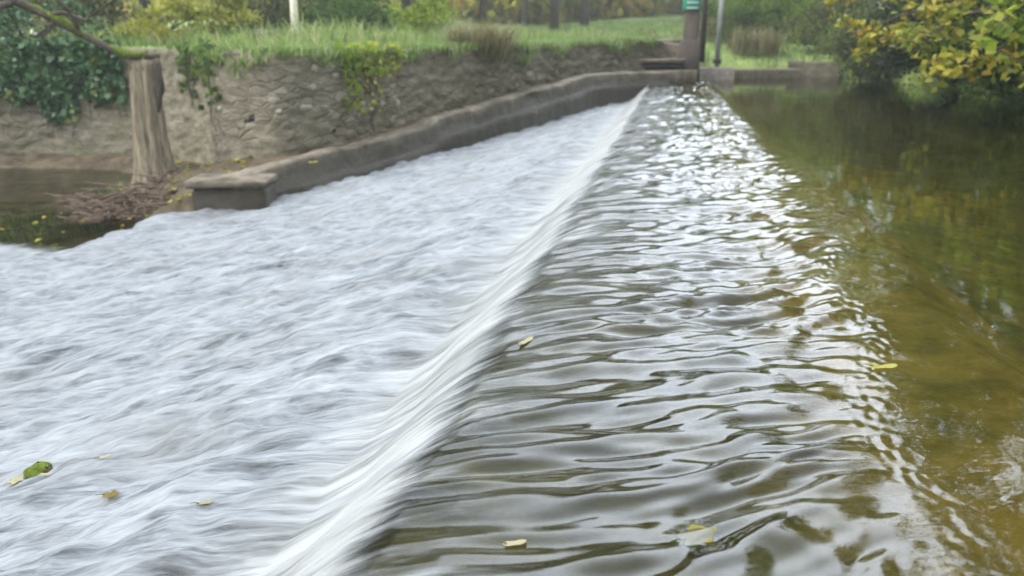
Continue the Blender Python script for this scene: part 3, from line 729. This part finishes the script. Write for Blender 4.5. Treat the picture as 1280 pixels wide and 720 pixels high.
for x, y, h_, r_, L_, ln, lab in rt:
    tree(x, y, h_, r_, L_, lab, trunk_r=.22, crown_lo=.14, n_cl=90, per=115, lsz=.16, lean=ln, group='trees on the right bank', cl_r=r_ * .24)
rs = [
 (5.4, 21.0, 1.7, 1.0, L_OLIVE, 'grey green shrub at the water edge, first right of the stone plinth'),
 (5.5, 17.6, 2.1, 1.15, L_DARK, 'dark shrub at the water, second right of the stone plinth'),
 (6.0, 14.6, 2.5, 1.25, L_GREEN, 'deep green shrub overhanging the pool behind the low yellow sprig'),
 (6.3, 11.6, 2.7, 1.3, L_GREEN, 'green shrub overhanging the pool at the right edge of the photo'),
 (7.0, 8.4, 2.8, 1.35, L_YGREEN, 'yellow green shrub on the right bank just outside the photo'),
 (7.3, 5.2, 3.0, 1.4, L_OLIVE, 'olive shrub on the right bank nearer the camera'),
 (7.7, 2.0, 3.0, 1.5, L_DARK, 'dark shrub on the right bank beside the camera'),
]
for x, y, h_, r_, L_, lab in rs:
    shrub(x, y, h_, r_, L_, lab, n_cl=75, per=160, lsz=.10, group='shrubs along the right bank', dx=-.65, z0=.02)

def leafy_branch(pts, name, label, n_l, size, material, spread=.25, rad=.03, twigs=9):
    P = smooth_path(pts, 16); root = empty(name, tuple(P[0])); tag(root, label, 'branch', 'yellow leaved branches over the pool')
    m = MB(); m.tube(P, np.linspace(rad, .006, 16), 6, .05); C = []
    for i in range(twigs):
        s0 = P[int(rng.uniform(3, 15))]; e = s0 + rng.normal(0, spread, 3) * np.array([1, 1, .5]) + (P[-1] - P[0]) * .08 + np.array([0, 0, -.06])
        q = smooth_path([s0, (s0 + e) / 2 + np.array([0, 0, .04]), e], 6); m.tube(q, np.linspace(.009, .003, 6), 5)
        k = n_l // twigs; f = rng.uniform(.25, 1.05, k)[:, None]
        C.append(s0 + (e - s0) * f + rng.normal(0, .06, (k, 3)))
    m.build('bough', M_BARK, root, smooth=True)
    C = np.concatenate(C); rn = rng.random(len(C))
    foliage('leaves', C, rn, size, material, root, up=.9, aspect=.72)
def pt(px_, py_, d_): return np.array(col(px_, d_, py_))
leafy_branch([pt(1330, 20, 9.5), pt(1270, 50, 9.2), pt(1215, 78, 8.9), pt(1165, 98, 8.8)], 'leafy_branch', 'lowest branch of big yellow green leaves just above the pool', 240, .105, L_AUT, .24, twigs=14)
leafy_branch([pt(1290, -60, 12), pt(1200, -5, 12), pt(1120, 22, 12), pt(1062, 48, 12)], 'leafy_branch', 'arching branch with yellow leaves over the dark shrubs', 520, .105, L_AUT, .36, twigs=14)
leafy_branch([pt(1290, 0, 11), pt(1230, 12, 11), pt(1180, 32, 11), pt(1140, 62, 11)], 'leafy_branch', 'drooping mixed branch between the arching branch and the lowest branch', 330, .10, L_YGREEN, .34, twigs=12)
leafy_branch([pt(1180, -90, 14), pt(1110, -40, 14), pt(1055, -14, 14), pt(1012, 6, 14)], 'leafy_branch', 'high branch tip with yellow leaves above the stone plinth', 170, .12, L_AUT, .26, twigs=12)
leafy_branch([pt(1400, -60, 9), pt(1330, -30, 9), pt(1290, 0, 9), pt(1250, 30, 9)], 'leafy_branch', 'green yellow branch hanging in the top right corner', 230, .12, L_LIME, .34, twigs=12)

# ---- ivy and plants on the wall
def ivy(spots, name, label, material=L_IVY, size=.1, dens=1500, hang=.6):
    C = []; rn = []
    for (x0, x1, z_lo, z_hi, dn) in spots:
        k = int(dens * dn)
        for i in range(k):
            f = rng.random(); xx = x0 + (x1 - x0) * f
            zt = wall_top(xx) + .1; low = z_lo + (z_hi - z_lo) * (.5 + .5 * float(pn(xx * 2.3, 0.3, 5)))
            z_ = low + (zt - low) * rng.random() ** .8
            p, nn, az = wat(u_at_x(xx), min(z_, float(wall_top(xx)) - .02)); p = p + nn * abs(rng.normal(.05, .05)); p[2] = z_ + rng.normal(0, .02)
            C.append(p); rn.append(min(1, max(0, .5 + .5 * float(pn(xx * 3, z_ * 3, 8)) + rng.normal(0, .18))))
    C = np.array(C); V, F = leaf_geo(C, size, n_dir=(.1, -.8, .5), aspect=.9)
    root = empty(name, (float(C[:, 0].mean()), float(C[:, 1].mean()), float(C[:, 2].min()))); tag(root, label, 'plant')
    obj('leaves', V, F, material, root, attrs=dict(rnd=np.repeat(np.array(rn), 4)))
    for (x0, x1, z_lo, z_hi, dn) in spots:
        for i in range(2 + int(6 * dn)):
            m = MB()
            xx = rng.uniform(x0, x1); zt = float(wall_top(xx)); q = []
            for f in np.linspace(0, 1, 7):
                xq = xx + .12 * float(pn(f * 3, xx * 9, 3)); p, nn, az = wat(u_at_x(xq), zt - .03 + (z_lo - zt) * f); q.append(p + nn * .02)
            m.tube(q, np.linspace(.012, .004, 7), 5); m.build('stem', M_BARK, root)
    return root
X_ = x_at_col
ivy([(X_(-60), X_(40), -.2, .3, 2.0), (X_(-10), X_(150), -.2, .35, 1.8), (X_(40), X_(85), -.55, -.1, .6)], 'ivy', 'thick dark green ivy hanging over the wall left of the stump')
ivy([(X_(222), X_(275), .35, .6, .05), (X_(255), X_(272), -.1, .3, .03), (X_(222), X_(240), -.0, .3, .03)], 'ivy', 'thin trail of ivy on the wall just right of the stump', L_GREEN)
ivy([(X_(415), X_(440), -.2, .1, .06), (X_(418), X_(495), .2, .6, .13)], 'wall_plant', 'yellow green plant trailing down the wall above the kerb', L_LIME, .075)
ivy([(X_(436), X_(464), -.3, -.1, .05)], 'wall_plant', 'yellowing weed low on the wall behind the kerb', L_YEL, .07)

def blades(C, h, wd, lean=.35):
    n_ = len(C); a = rng.random(n_) * 2 * math.pi; d = np.stack([np.cos(a), np.sin(a), 0 * a], 1); b = np.stack([-np.sin(a), np.cos(a), 0 * a], 1)
    hh = (h * rng.uniform(.5, 1.3, n_))[:, None]; w_ = (wd * rng.uniform(.6, 1.3, n_))[:, None]; ln = (lean * rng.uniform(.2, 1.4, n_))[:, None]
    up = np.array([0, 0, 1.])
    V = np.stack([C - b * w_, C + b * w_, C + up * hh * .6 + d * hh * ln * .4 + b * w_ * .7, C + up * hh * .6 + d * hh * ln * .4 - b * w_ * .7,
                  C + up * hh * (1 - ln * .3) + d * hh * ln + b * w_ * .15, C + up * hh * (1 - ln * .3) + d * hh * ln - b * w_ * .15], 1).reshape(-1, 3)
    i = np.arange(n_)[:, None] * 6
    F = np.concatenate([i + [0, 1, 2, 3], i + [3, 2, 4, 5]])
    return V, F
# grass on the bank behind the wall and along the shores
k = 90000
gx = rng.uniform(-16, 14, k); gy = rng.uniform(9, 44, k)
ok = ~inside(gx, gy, POLY); gx, gy = gx[ok], gy[ok]; dgr = seg_dist(gx, gy, POLY, True)
pk = (rng.random(len(gx)) < np.interp(dgr, [.3, 2, 20], [1, .9, .5])) & (dgr > .2); gx, gy = gx[pk], gy[pk]
C = np.stack([gx, gy, terrain_z(gx, gy) - .02], 1)
V, F = blades(C, .2 + .14 * np.clip(pn(gx * .7, gy * .7, 3), -.8, 1), .012)
rn = np.clip(.5 + .4 * pn(gx * .6, gy * .6, 4) + rng.normal(0, .15, len(gx)), 0, 1)
tag(obj('grass', V, F, L_GRASS, attrs=dict(rnd=np.repeat(rn, 6))), 'fresh green grass on the bank behind the wall', 'grass', kind='stuff')
# grass lip hanging over the wall
k = 9000; uu = rng.uniform(u_at_x(-6), u_at_x(-.5), k); C = []
for q in uu:
    i = min(len(wu) - 1, int(np.searchsorted(wu, q))); p, nn, az = wat(q, .5); g_ = max(0, .25 + float(pn(q * 1.1, .5, 77))); o_ = rng.uniform(-.06 - .1 * g_, .5); C.append([p[0] - nn[0] * o_, p[1] - nn[1] * o_, float(wall_top(p[0])) - .03 - (.35 * g_ * rng.random() if o_ < .02 else 0)])
C = np.array(C); V, F = blades(C, .15, .011, .8)
tag(obj('grass_lip', V, F, L_GRASS, attrs=dict(rnd=np.repeat(np.clip(rng.normal(.55, .2, k), 0, 1), 6))), 'grass growing along the lip of the stone wall', 'grass', kind='stuff')
k = 30000; gx = rng.uniform(-13, 1, k); gy = rng.uniform(10, 26, k)
ok = (~inside(gx, gy, POLY)) & (pn(gx * .55, gy * .55, 52) > -.05 + .25 * (gx > -3.5)) & (seg_dist(gx, gy, WALL, False) > .15); gx, gy = gx[ok], gy[ok]
V, F = blades(np.stack([gx, gy, terrain_z(gx, gy) - .02], 1), .26 + .3 * np.clip(.3 + pn(gx * .8, gy * .8, 53), 0, 1), .014, .8)
tag(obj('wild_grass', V, F, L_GRASS, attrs=dict(rnd=np.repeat(np.clip(rng.normal(.65, .25, len(gx)), 0, 1), 6))), 'taller wild grass and weeds in patches on the bank', 'weeds', kind='stuff')
k = 9000; gx = rng.uniform(-13, 3, k); gy = rng.uniform(10, 32, k)
ok = (~inside(gx, gy, POLY)) & (pn(gx * .8, gy * .8, 54) > .12) & (seg_dist(gx, gy, WALL, False) > .1); gx, gy = gx[ok], gy[ok]
V, F = blades(np.stack([gx, gy, terrain_z(gx, gy) - .02], 1), .36, .010, .9)
tag(obj('dry_grass', V, F, L_TAN, attrs=dict(rnd=np.repeat(rng.random(len(gx)), 6))), 'patches of straw coloured dead grass among the green', 'dry grass', kind='stuff')
# dry grass tuft spilling over the wall, and tussocks
def tuft(x, y, z, r, h, material, label, k=900, lean=.9, wd=.008, name='grass_tuft'):
    a = rng.random(k) * 2 * math.pi; q = np.sqrt(rng.random(k)) * r
    C = np.stack([x + np.cos(a) * q, y + np.sin(a) * q, np.full(k, z)], 1)
    V, F = blades(C, h, wd, lean)
    return tag(obj(name, V, F, material, attrs=dict(rnd=np.repeat(rng.random(k), 6))), label, 'grass tuft')
p, nn, az = wat(u_at_x(x_at_col(612)), .6)
tuft(p[0] - .2 * nn[0], p[1] - .2 * nn[1], .62, .5, .62, L_TAN, 'large tuft of dry tan grass spilling over the wall', 1500, 1.1)
p, nn, az = wat(u_at_x(x_at_col(648)), .4); tuft(p[0], p[1], .45, .12, .3, L_GRASS, 'small bright green tuft in the wall under the dry grass', 140, 1.3)
x, y = col(738, 20.5); tuft(x, y, hz(62, 20.5) - .35, .3, .4, L_OLIVE, 'dark mossy clump on the wall left of the low dark opening', 500, 1.0, .012)
x, y = col(870, 28); tuft(x, y, gz(x, y), .8, .8, L_TAN, 'tan tussock behind the thin grey pole', 700, .8, .012)
x, y = col(918, 25.8); tuft(x, y, gz(x, y), .7, .8, L_TAN, 'tan and green tussock above the far brown ledge', 700, .8, .012)

# ---- stump with its mossy branch
def stump():
    bx, by = col(193, 11.0, 200)[:2]; zb = -1.0
    tx0, ty0 = col(180, 11.0, 72)[:2]; zt = hz(72, 11.0)
    root = empty('tree_stump', (bx, by, zb)); tag(root, 'tall bare broken stump leaning in front of the stone wall', 'stump')
    n_r = 30; P = smooth_path([(bx + .03, by, zb), (bx - .0, by, zb + .35), ((bx + tx0) / 2 - .02, (by + ty0) / 2, (zb + zt) / 2 + .1), (tx0, ty0, zt)], n_r)
    rad = .155 + .22 * np.exp(-np.linspace(0, 1, n_r) * 4.5) + .03 * (1 - np.linspace(0, 1, n_r)); ph = rng.random(5) * 6
    def fl(th, i):
        f = i / n_r
        return 1 + .10 * np.sin(3 * th + ph[0] + f) + .09 * np.sin(7 * th + ph[1] + f * 1.5) + .04 * np.sin(13 * th + ph[2]) + .25 * math.exp(-f * 7) * np.sin(5 * th + ph[3])
    m = MB(); m.tube(P, rad, 56, .008, fl); m.build('trunk', M_WOODG, root, smooth=True)
    s = MB(); e = P[-1]
    for i in range(10):
        a = i * .65; r_ = .15 * rng.uniform(.6, 1.05)
        b0 = e + np.array([math.cos(a) * r_, math.sin(a) * r_, -.12]); s.tube([b0, b0 + np.array([0, 0, .13 + .09 * rng.random()])], [.035, .008], 6, .1)
    s.build('splinters', M_WOODG, root)
    bk = MB(); bk.tube(smooth_path([P[-1] + np.array([.19, -.03, .02]), P[-5] + np.array([.20, -.05, 0]), P[-9] + np.array([.18, -.06, 0])], 8), [.03, .045, .05, .055, .05, .04, .03, .01], 8, .15)
    bk.build('bark_flap', M_BARK, root)
    for i in range(7):
        a = -2.8 + i * .55; L_ = rng.uniform(.35, .7); q = P[1]
        rt_ = MB(); rt_.tube(smooth_path([q + np.array([math.cos(a) * .15, math.sin(a) * .15, .12]), q + np.array([math.cos(a) * .35, math.sin(a) * .35, .0]), q + np.array([math.cos(a) * L_, math.sin(a) * L_, -.14])], 8), np.linspace(.06, .02, 8), 8, .08)
        rt_.build('root', M_WOODG, root, smooth=True)
    return P[-1]
top = stump()
def mossy_branch(top):
    d = 11.0
    ppx = [(200, 70, d - .1), (180, 71, d - .1), (160, 70, d - .1), (130, 57, d), (100, 42, d + .1), (60, 20, d + .2), (20, 2, d + .3), (-40, -18, d + .4), (-130, -50, d + .6)]
    P = smooth_path([pt(*q) for q in ppx], 46); root = empty('mossy_branch', tuple(P[0]))
    tag(root, 'bent mossy branch reaching up left from the top of the stump', 'branch')
    r = np.linspace(.032, .055, 46) * (1 + .12 * rng.normal(0, 1, 46).cumsum() / 7)
    m = MB(); m.tube(P, r, 10, .05)
    sub = smooth_path([pt(58, 19, d + .2), pt(80, 16, d + .1), pt(105, 25, d), pt(112, 20, d), pt(135, 5, d), pt(160, -10, d)], 20); m.tube(sub, np.linspace(.028, .01, 20), 6, .08)
    sub = smooth_path([pt(100, 42, d + .1), pt(85, 12, d), pt(60, -8, d)], 12); m.tube(sub, np.linspace(.03, .015, 12), 6, .08)
    sub = smooth_path([pt(14, 4, d + .3), pt(0, 8, d + .2), pt(-20, 20, d)], 10); m.tube(sub, np.linspace(.05, .02, 10), 6, .08)
    m.build('bough', M_BARK, root, smooth=True)
    mo = MB(); seg = P[5:38] + np.array([0, 0, .02]); mo.tube(seg, r[5:38] * (.55 + .7 * np.clip(.5 + pn(np.arange(33) * .35, np.zeros(33), 6), 0, 1)), 10, .15)
    mo.build('moss', M_MOSS, root, smooth=True)
mossy_branch(top)

# ---- driftwood and leaf litter at the stump's foot
m = MB()
for i in range(230):
    px_ = rng.uniform(110, 232); d_ = rng.uniform(9.4, 11.1); x, y = col(px_, d_); z = max(gz(x, y), -.98) + abs(rng.normal(0, .06)) * (1 - abs(px_ - 165) / 110) + .02
    a = rng.normal(.2, .6); L_ = rng.uniform(.1, .42); dv = np.array([math.cos(a), math.sin(a), rng.normal(0, .22)]) * L_
    c = np.array([x, y, z]); m.tube([c - dv, c + rng.normal(0, .02, 3), c + dv], [.004, .011, .004], 5)
tag(m.build('driftwood', M_TWIG), 'tangle of washed up twigs around the foot of the stump', 'driftwood', kind='stuff')
C = []
for i in range(240):
    x, y = col(rng.uniform(-20, 330), rng.uniform(8.8, 11.4)); z = gz(x, y)
    if z > -.97: C.append((x, y, z + .02))
C = np.array(C) if C else np.zeros((1, 3))
tag(foliage('leaf_litter', C, rng.random(len(C)), .085, L_AUT, up=2.0, aspect=.8), 'yellow autumn leaves scattered on the mud under the wall', 'leaves', kind='stuff')
C = []
for i in range(26):
    x, y = col(rng.uniform(-20, 230), rng.uniform(7.6, 10.2)); C.append((x, y, -.93))
tag(foliage('floating_leaves', np.array(C), rng.random(len(C)), .07, L_AUT, up=5.0, aspect=.8), 'yellow leaves drifting on the dark river below the stump', 'leaves', kind='stuff')
# weeds on the mud below the ivy
k = 700; px_ = rng.uniform(-10, 170, k); dd_ = rng.uniform(10.4, 11.6, k); C = []
for a, b in zip(px_, dd_):
    x, y = col(a, b); C.append((x, y, gz(x, y)))
C = np.array(C); V, F = blades(C, .2, .012, .7)
tag(obj('bank_weeds', V, F, L_GRASS, attrs=dict(rnd=np.repeat(rng.random(k), 6))), 'green weeds along the mud under the ivy', 'weeds', kind='stuff')
# fallen pole lying behind the kerb
m = MB(); m.tube(smooth_path([pt(405, 192, 10.6), pt(440, 191, 11.0), pt(470, 192, 11.3), pt(503, 191, 11.8)], 12), np.linspace(.022, .012, 12), 7, .06)
tag(m.build('stick', M_WHITE), 'thin pale stick lying along the foot of the wall', 'stick')

# ---- posts and other built pieces at the far end
def post(px_, d_, y0, y1, w_px, material, name, label, cat, n_=10, r=None, top_extra=0):
    x, y = col(px_, d_); r = r or w_px / 2 / 1045 * d_
    z1 = hz(y1, d_) + top_extra; z0 = hz(y0, d_) - .15
    root = empty(name, (x, y, z0)); tag(root, label, cat)
    return root, x, y, z0, z1, r
root, x, y, z0, z1, r = post(393, 15, 52, 0, 9, M_WHITE, 'white_post', 'pale wooden post standing in the grass behind the wall', 'post', top_extra=.5)
m = MB(); m.tube([(x, y, z0), (x + .01, y, (z0 + z1) / 2), (x + .02, y, z1)], [r * 1.05, r, r * .95], 14, .02); m.build('shaft', M_WHITE, root, smooth=True)
m = MB(); m.tube([(x + .02, y, z1), (x + .02, y, z1 + .04)], [r * .95, r * .5], 14); m.build('cap', M_WHITE, root, smooth=True)

root, x, y, z0, z1, r = post(844, 20.6, 88, 18, 17, M_POST, 'sluice_post', 'stout brown timber post with a green box on top', 'post')
m = MB(); m.box((x, y, (z0 + z1) / 2), (2 * r, .3, z1 - z0), R(8), .03, .004); m.build('shaft', M_POST, root)
m = MB(); m.box((x, y, (z0 + .45)), (2 * r + .1, .4, .9), R(8), .04, .006); m.build('base', M_POST, root)
m = MB(); m.box((x, y, hz(53, 20.6)), (2 * r + .02, .33, .05), R(8), .01); m.build('strap', M_DARK, root)
m = MB(); m.box((x - .03, y - .03, z1 + .32), (2 * r + .06, .34, .6), R(8), .04, .002); bx = m.build('box', M_TEAL, root)
for dz_ in (.08, .2):
    m = MB(); m.box((x - .03 - math.sin(R(8)) * -.18, y - .03 - .185, z1 + dz_), (2 * r - .06, .02, .035), R(8), .004); m.build('strip', M_PALEP, bx, origin=(0, 0, 0))
m = MB(); m.box((x - .03, y - .03, z1 + .65), (2 * r + .14, .42, .06), R(8), .02); m.build('lid', M_TEAL, root)

root, x, y, z0, z1, r = post(858, 22, 50, 0, 6, M_DARK, 'dark_post', 'slim dark post close behind the stout brown post', 'post', top_extra=.4)
m = MB(); m.tube([(x, y, z0 - .4), (x, y, (z0 + z1) / 2), (x, y, z1)], [r * 1.4, r, r], 10, .03); m.build('shaft', M_DARK, root, smooth=True)
m = MB(); m.tube([(x, y, z1), (x, y, z1 + .05)], [r * 1.2, r * .4], 10); m.build('cap', M_DARK, root)
root, x, y, z0, z1, r = post(876, 21.5, 75, 0, 6, M_STEEL, 'grey_pole', 'thin grey pole right of the stout brown post', 'pole', top_extra=.6)
m = MB(); m.tube([(x, y, z0), (x, y, (z0 + z1) / 2), (x + .01, y, z1)], [r, r, r], 12, .0); m.build('shaft', M_STEEL, root, smooth=True)
m = MB(); m.tube([(x, y, z0 + .1), (x, y, z0 + .2)], [r * 1.9, r * 1.5], 12); m.build('collar', M_DARK, root, smooth=True)
root, x, y, z0, z1, r = post(971, 33, 40, 22, 5, M_DARK, 'bench_post', 'short dark post far off beyond the stone plinth', 'post')
m = MB(); m.box((x, y, (z0 + z1) / 2), (2 * r, .14, z1 - z0), 0, .02); m.build('shaft', M_DARK, root)
m = MB(); m.box((x - .1, y, z1 - .06), (.5, .16, .1), 0, .02); m.build('board', M_DARK, root)

# low dark opening under a stone lintel, left of the post
a_ = np.array(col(748, 19.6)); b_ = np.array(col(835, 20.4)); c_ = (a_ + b_) / 2; L_ = float(np.hypot(*(b_ - a_))); az = math.atan2(b_[1] - a_[1], b_[0] - a_[0])
root = empty('sluice_opening', (c_[0], c_[1], .2)); tag(root, 'low dark opening under a stone lintel left of the brown post', 'sluice')
m = MB(); m.box((c_[0], c_[1], hz(75, 20)), (L_, .5, .10), az, .03, .008); m.build('lintel', M_KERB, root, attrs=None)
m = MB(); m.box((c_[0], c_[1] + .05, hz(82, 20)), (L_ - .1, .4, .14), az, .02, .004); m.build('opening', M_DARK, root)  # solid dark block painted in place of the shade inside the gap
m = MB(); m.box((a_[0] + .18, a_[1] + -.1, hz(80, 19.6) - .03), (.22, .35, .2), az, .05, .006); m.build('pipe_stub', M_STEEL, root)
m = MB(); m.box((c_[0], c_[1] - .05, hz(90, 20) - .1), (L_ + .5, .8, .35), az, .03, .01); m.build('sill', M_KERB, root)

# far ledges
def ledge(pxa, pxb, d0, d1, ytop, depth, thick, material, name, label, cat):
    a_ = np.array(col(pxa, d0)); b_ = np.array(col(pxb, d1)); c_ = (a_ + b_) / 2; L_ = float(np.hypot(*(b_ - a_))); az = math.atan2(b_[1] - a_[1], b_[0] - a_[0])
    zt = hz(ytop, (d0 + d1) / 2)
    n_ = max(4, int(L_ / .3)); u = np.linspace(-L_ / 2, L_ / 2, n_)
    sec = [(-depth / 2, zt - thick), (-depth / 2, zt - .04), (-depth / 2 + .04, zt), (depth / 2 - .04, zt), (depth / 2, zt - .04), (depth / 2, zt - thick)]
    V = []
    for q in u:
        for s_2, z in sec:
            V.append((c_[0] + q * math.cos(az) - s_2 * math.sin(az) + rng.normal(0, .012), c_[1] + q * math.sin(az) + s_2 * math.cos(az) + rng.normal(0, .012), z + rng.normal(0, .012)))
    F = list(gridfaces(n_, 6)) + [[0, 1, 4, 5], [1, 2, 3, 4], [(n_ - 1) * 6 + 5, (n_ - 1) * 6 + 4, (n_ - 1) * 6 + 1, (n_ - 1) * 6], [(n_ - 1) * 6 + 4, (n_ - 1) * 6 + 3, (n_ - 1) * 6 + 2, (n_ - 1) * 6 + 1]]
    return tag(obj(name, V, np.array(F), material, smooth=False), label, cat)
ledge(848, 965, 22.2, 23.6, 84, .9, .7, M_BRICK, 'stone_ledge', 'long low brown ledge along the far end of the pool', 'ledge')
ledge(852, 892, 21.2, 21.6, 82, .5, .5, M_SLABP, 'stone_step', 'pale flat stone at the foot of the thin grey pole', 'step')
ledge(958, 1018, 24.2, 24.2, 75, .7, 1.0, M_BRICK, 'stone_plinth', 'brown stone plinth at the far right end of the pool', 'plinth')
ledge(700, 850, 19.9, 21.2, 54, .4, .9, M_KERB, 'back_wall', 'short low rubble wall behind the dark opening', 'wall')
# brown stone pile by the yellow shrub
root = empty('stone_pile', (*col(335, 15.5), .8)); tag(root, 'small pile of red brown stones in front of the yellow shrub', 'stone pile')
for px_, py_, sz in [(318, 54, .34), (345, 50, .38), (330, 44, .3), (352, 42, .22), (308, 60, .22), (338, 58, .3)]:
    p = pt(px_, py_, 15.5 + rng.normal(0, .1)); m = MB(); m.box(p, (sz, sz * .8, sz * .5), rng.random() * 3, .05, .012); m.build('stone', M_BRICK, root)

# ---- small things in the near water
def rock(px_, py_, z, r, label):
    x = (px_ - 640) / 1000; y_ = (360 - py_) / 1000
    F_ = math.cos(TH) + y_ * math.sin(TH); Z_ = y_ * math.cos(TH) - math.sin(TH); k = (z - CAMH) / Z_
    p = np.array([(x * math.cos(YW) - F_ * math.sin(YW)) * k, (x * math.sin(YW) + F_ * math.cos(YW)) * k, z])
    return p
def on_apron(px_, py_):
    z = -.5
    for _ in range(12):
        p = rock(px_, py_, z, 0, ''); j = int(np.argmin(abs(cols - p[0]))); i = int(np.argmin(abs(rows - p[1]))); z = .5 * z + .5 * zz[i, j]
    return p
p = on_apron(52, 592)
root = empty('mossy_rock', tuple(p)); tag(root, 'small moss topped rock poking out of the white water', 'rock')
th = np.linspace(0, 2 * math.pi, 24, endpoint=False); phv = np.linspace(-1.2, 1.5, 12); V = []
for b in phv:
    for a in th:
        d = np.array([math.cos(b) * math.cos(a), math.cos(b) * math.sin(a), math.sin(b)]); rr = 1 + .22 * float(pn(d[0] * 1.5 + 3, d[1] * 1.5 + d[2], 5)) + .06 * float(pn(d[0] * 5, d[1] * 5 + d[2] * 3, 6))
        V.append(p + d * rr * np.array([.05, .042, .036]) - np.array([0, 0, .006]))
V = np.array(V); F = np.array([(i * 24 + j, i * 24 + (j + 1) % 24, (i + 1) * 24 + (j + 1) % 24, (i + 1) * 24 + j) for i in range(11) for j in range(24)])
obj('stone', V, F, M_BARK, root, smooth=True)
Vm = (V - p) * np.array([1.05, 1.05, 1.08]) + p + np.array([-.006, 0, .004]); fm = F[(V[F].mean(1)[:, 2] > p[2] + .004) & (V[F].mean(1)[:, 0] < p[0] + .03)]
obj('moss', Vm, fm, M_MOSS, root, smooth=True)

def leaf_obj(p, length, rz, material, label, shape='maple', tilt=0.08, rn=.6):
    # veined blade with a stalk; lobed for the larger leaves
    n_ = 40; a = np.linspace(0, 2 * math.pi, n_, endpoint=False)
    if shape == 'maple': r = .34 + .13 * np.abs(np.cos(2.5 * a))**1.5 + .03 * np.cos(9 * a)
    else: r = .26 / np.sqrt((np.cos(a) * .55)**2 + (np.sin(a) * 1.0)**2 + .02)
    rings = [0, .35, .7, 1]; V = []
    for f in rings:
        for k_2 in range(n_): V.append((math.cos(a[k_2]) * r[k_2] * f, math.sin(a[k_2]) * r[k_2] * f * (.8 if shape == 'maple' else .62), .10 * (r[k_2] * f)**2 * 3 + .02 * math.sin(a[k_2] * 3) * f))
    V = np.array(V) * length; ca, sa = math.cos(rz), math.sin(rz)
    V = np.stack([V[:, 0] * ca - V[:, 1] * sa, V[:, 0] * sa + V[:, 1] * ca, V[:, 2] + V[:, 0] * tilt], 1) + p
    F = [(i * n_ + j, i * n_ + (j + 1) % n_, (i + 1) * n_ + (j + 1) % n_, (i + 1) * n_ + j) for i in range(3) for j in range(n_)]
    root = empty('fallen_leaf', tuple(p)); tag(root, label, 'leaf', 'fallen leaves on the water')
    obj('blade', V, np.array(F), material, root, smooth=True, attrs=dict(rnd=np.full(len(V), rn)))
    m = MB(); d = np.array([-ca, -sa, .1]); m.tube([p + d * length * .3, p + d * length * .5 + np.array([0, 0, .003]), p + d * length * .75], [.0012, .001, .0008], 5)
    m.build('stalk', material, root)
for px_, py_, L_, rz_, mt, sh, rn_, lab in [
  (1103, 460, .085, .1, L_AUT, 'oval', .55, 'yellow leaf floating where the still water begins to ripple'),
  (872, 668, .085, .6, L_YGREEN, 'maple', .85, 'lime green leaf under the ripples at the bottom of the photo'),
  (643, 681, .05, .3, L_TAN, 'oval', .9, 'small yellow leaf near the bottom middle of the photo'),
  (657, 428, .075, 1.0, L_TAN, 'oval', .9, 'pale yellow leaf near the crest of the weir'),
  (131, 575, .045, .7, L_TAN, 'oval', 1.0, 'tan leaf caught in the white water above and right of the mossy rock'),
  (139, 623, .055, .4, L_OLIVE, 'maple', 1.0, 'brownish leaf caught in the white water below the mossy rock'),
  (20, 602, .06, 1.4, L_TAN, 'maple', .9, 'pale tan leaf beside the mossy rock at the left edge'),
  (256, 630, .05, .4, L_TAN, 'oval', .7, 'brown leaf in the white water left of the crest'),
  (57, 597, .05, .2, L_TAN, 'oval', .9, 'tan leaf stuck to the front of the mossy rock')]:
    p = on_apron(px_, py_)
    leaf_obj(p + np.array([0, 0, -.006 if 'under' in lab else .003 if 'rock' not in lab or 'beside' in lab else .012]), L_, rz_, mt, lab, sh, rn=rn_)
for px_, py_, d_, lab in [(668, 141, 14.5, 'single yellow leaf lying on the middle of the kerb'), (391, 203, 9.4, 'single yellow leaf stuck low on the kerb near its lower end')]:
    leaf_obj(pt(px_, py_, d_), .13, .3, L_AUT, lab, 'maple', rn=.6)

# ---- added thin scattering volume standing in for lens veiling of the distance
m = mat('veil_volume'); n = N(m); pv = n.n('VolumePrincipled'); pv.inputs['Density'].default_value = .0022; pv.inputs['Color'].default_value = (.92, .94, .9, 1); pv.inputs['Anisotropy'].default_value = .3
o_ = n.n('OutputMaterial'); n.l(pv.outputs[0], o_.inputs['Volume'])
b = MB(); b.box((0, 25, 10), (760, 860, 26)); tag(b.build('lens_veil', m, origin=(0, 0, 0)), kind='stuff')
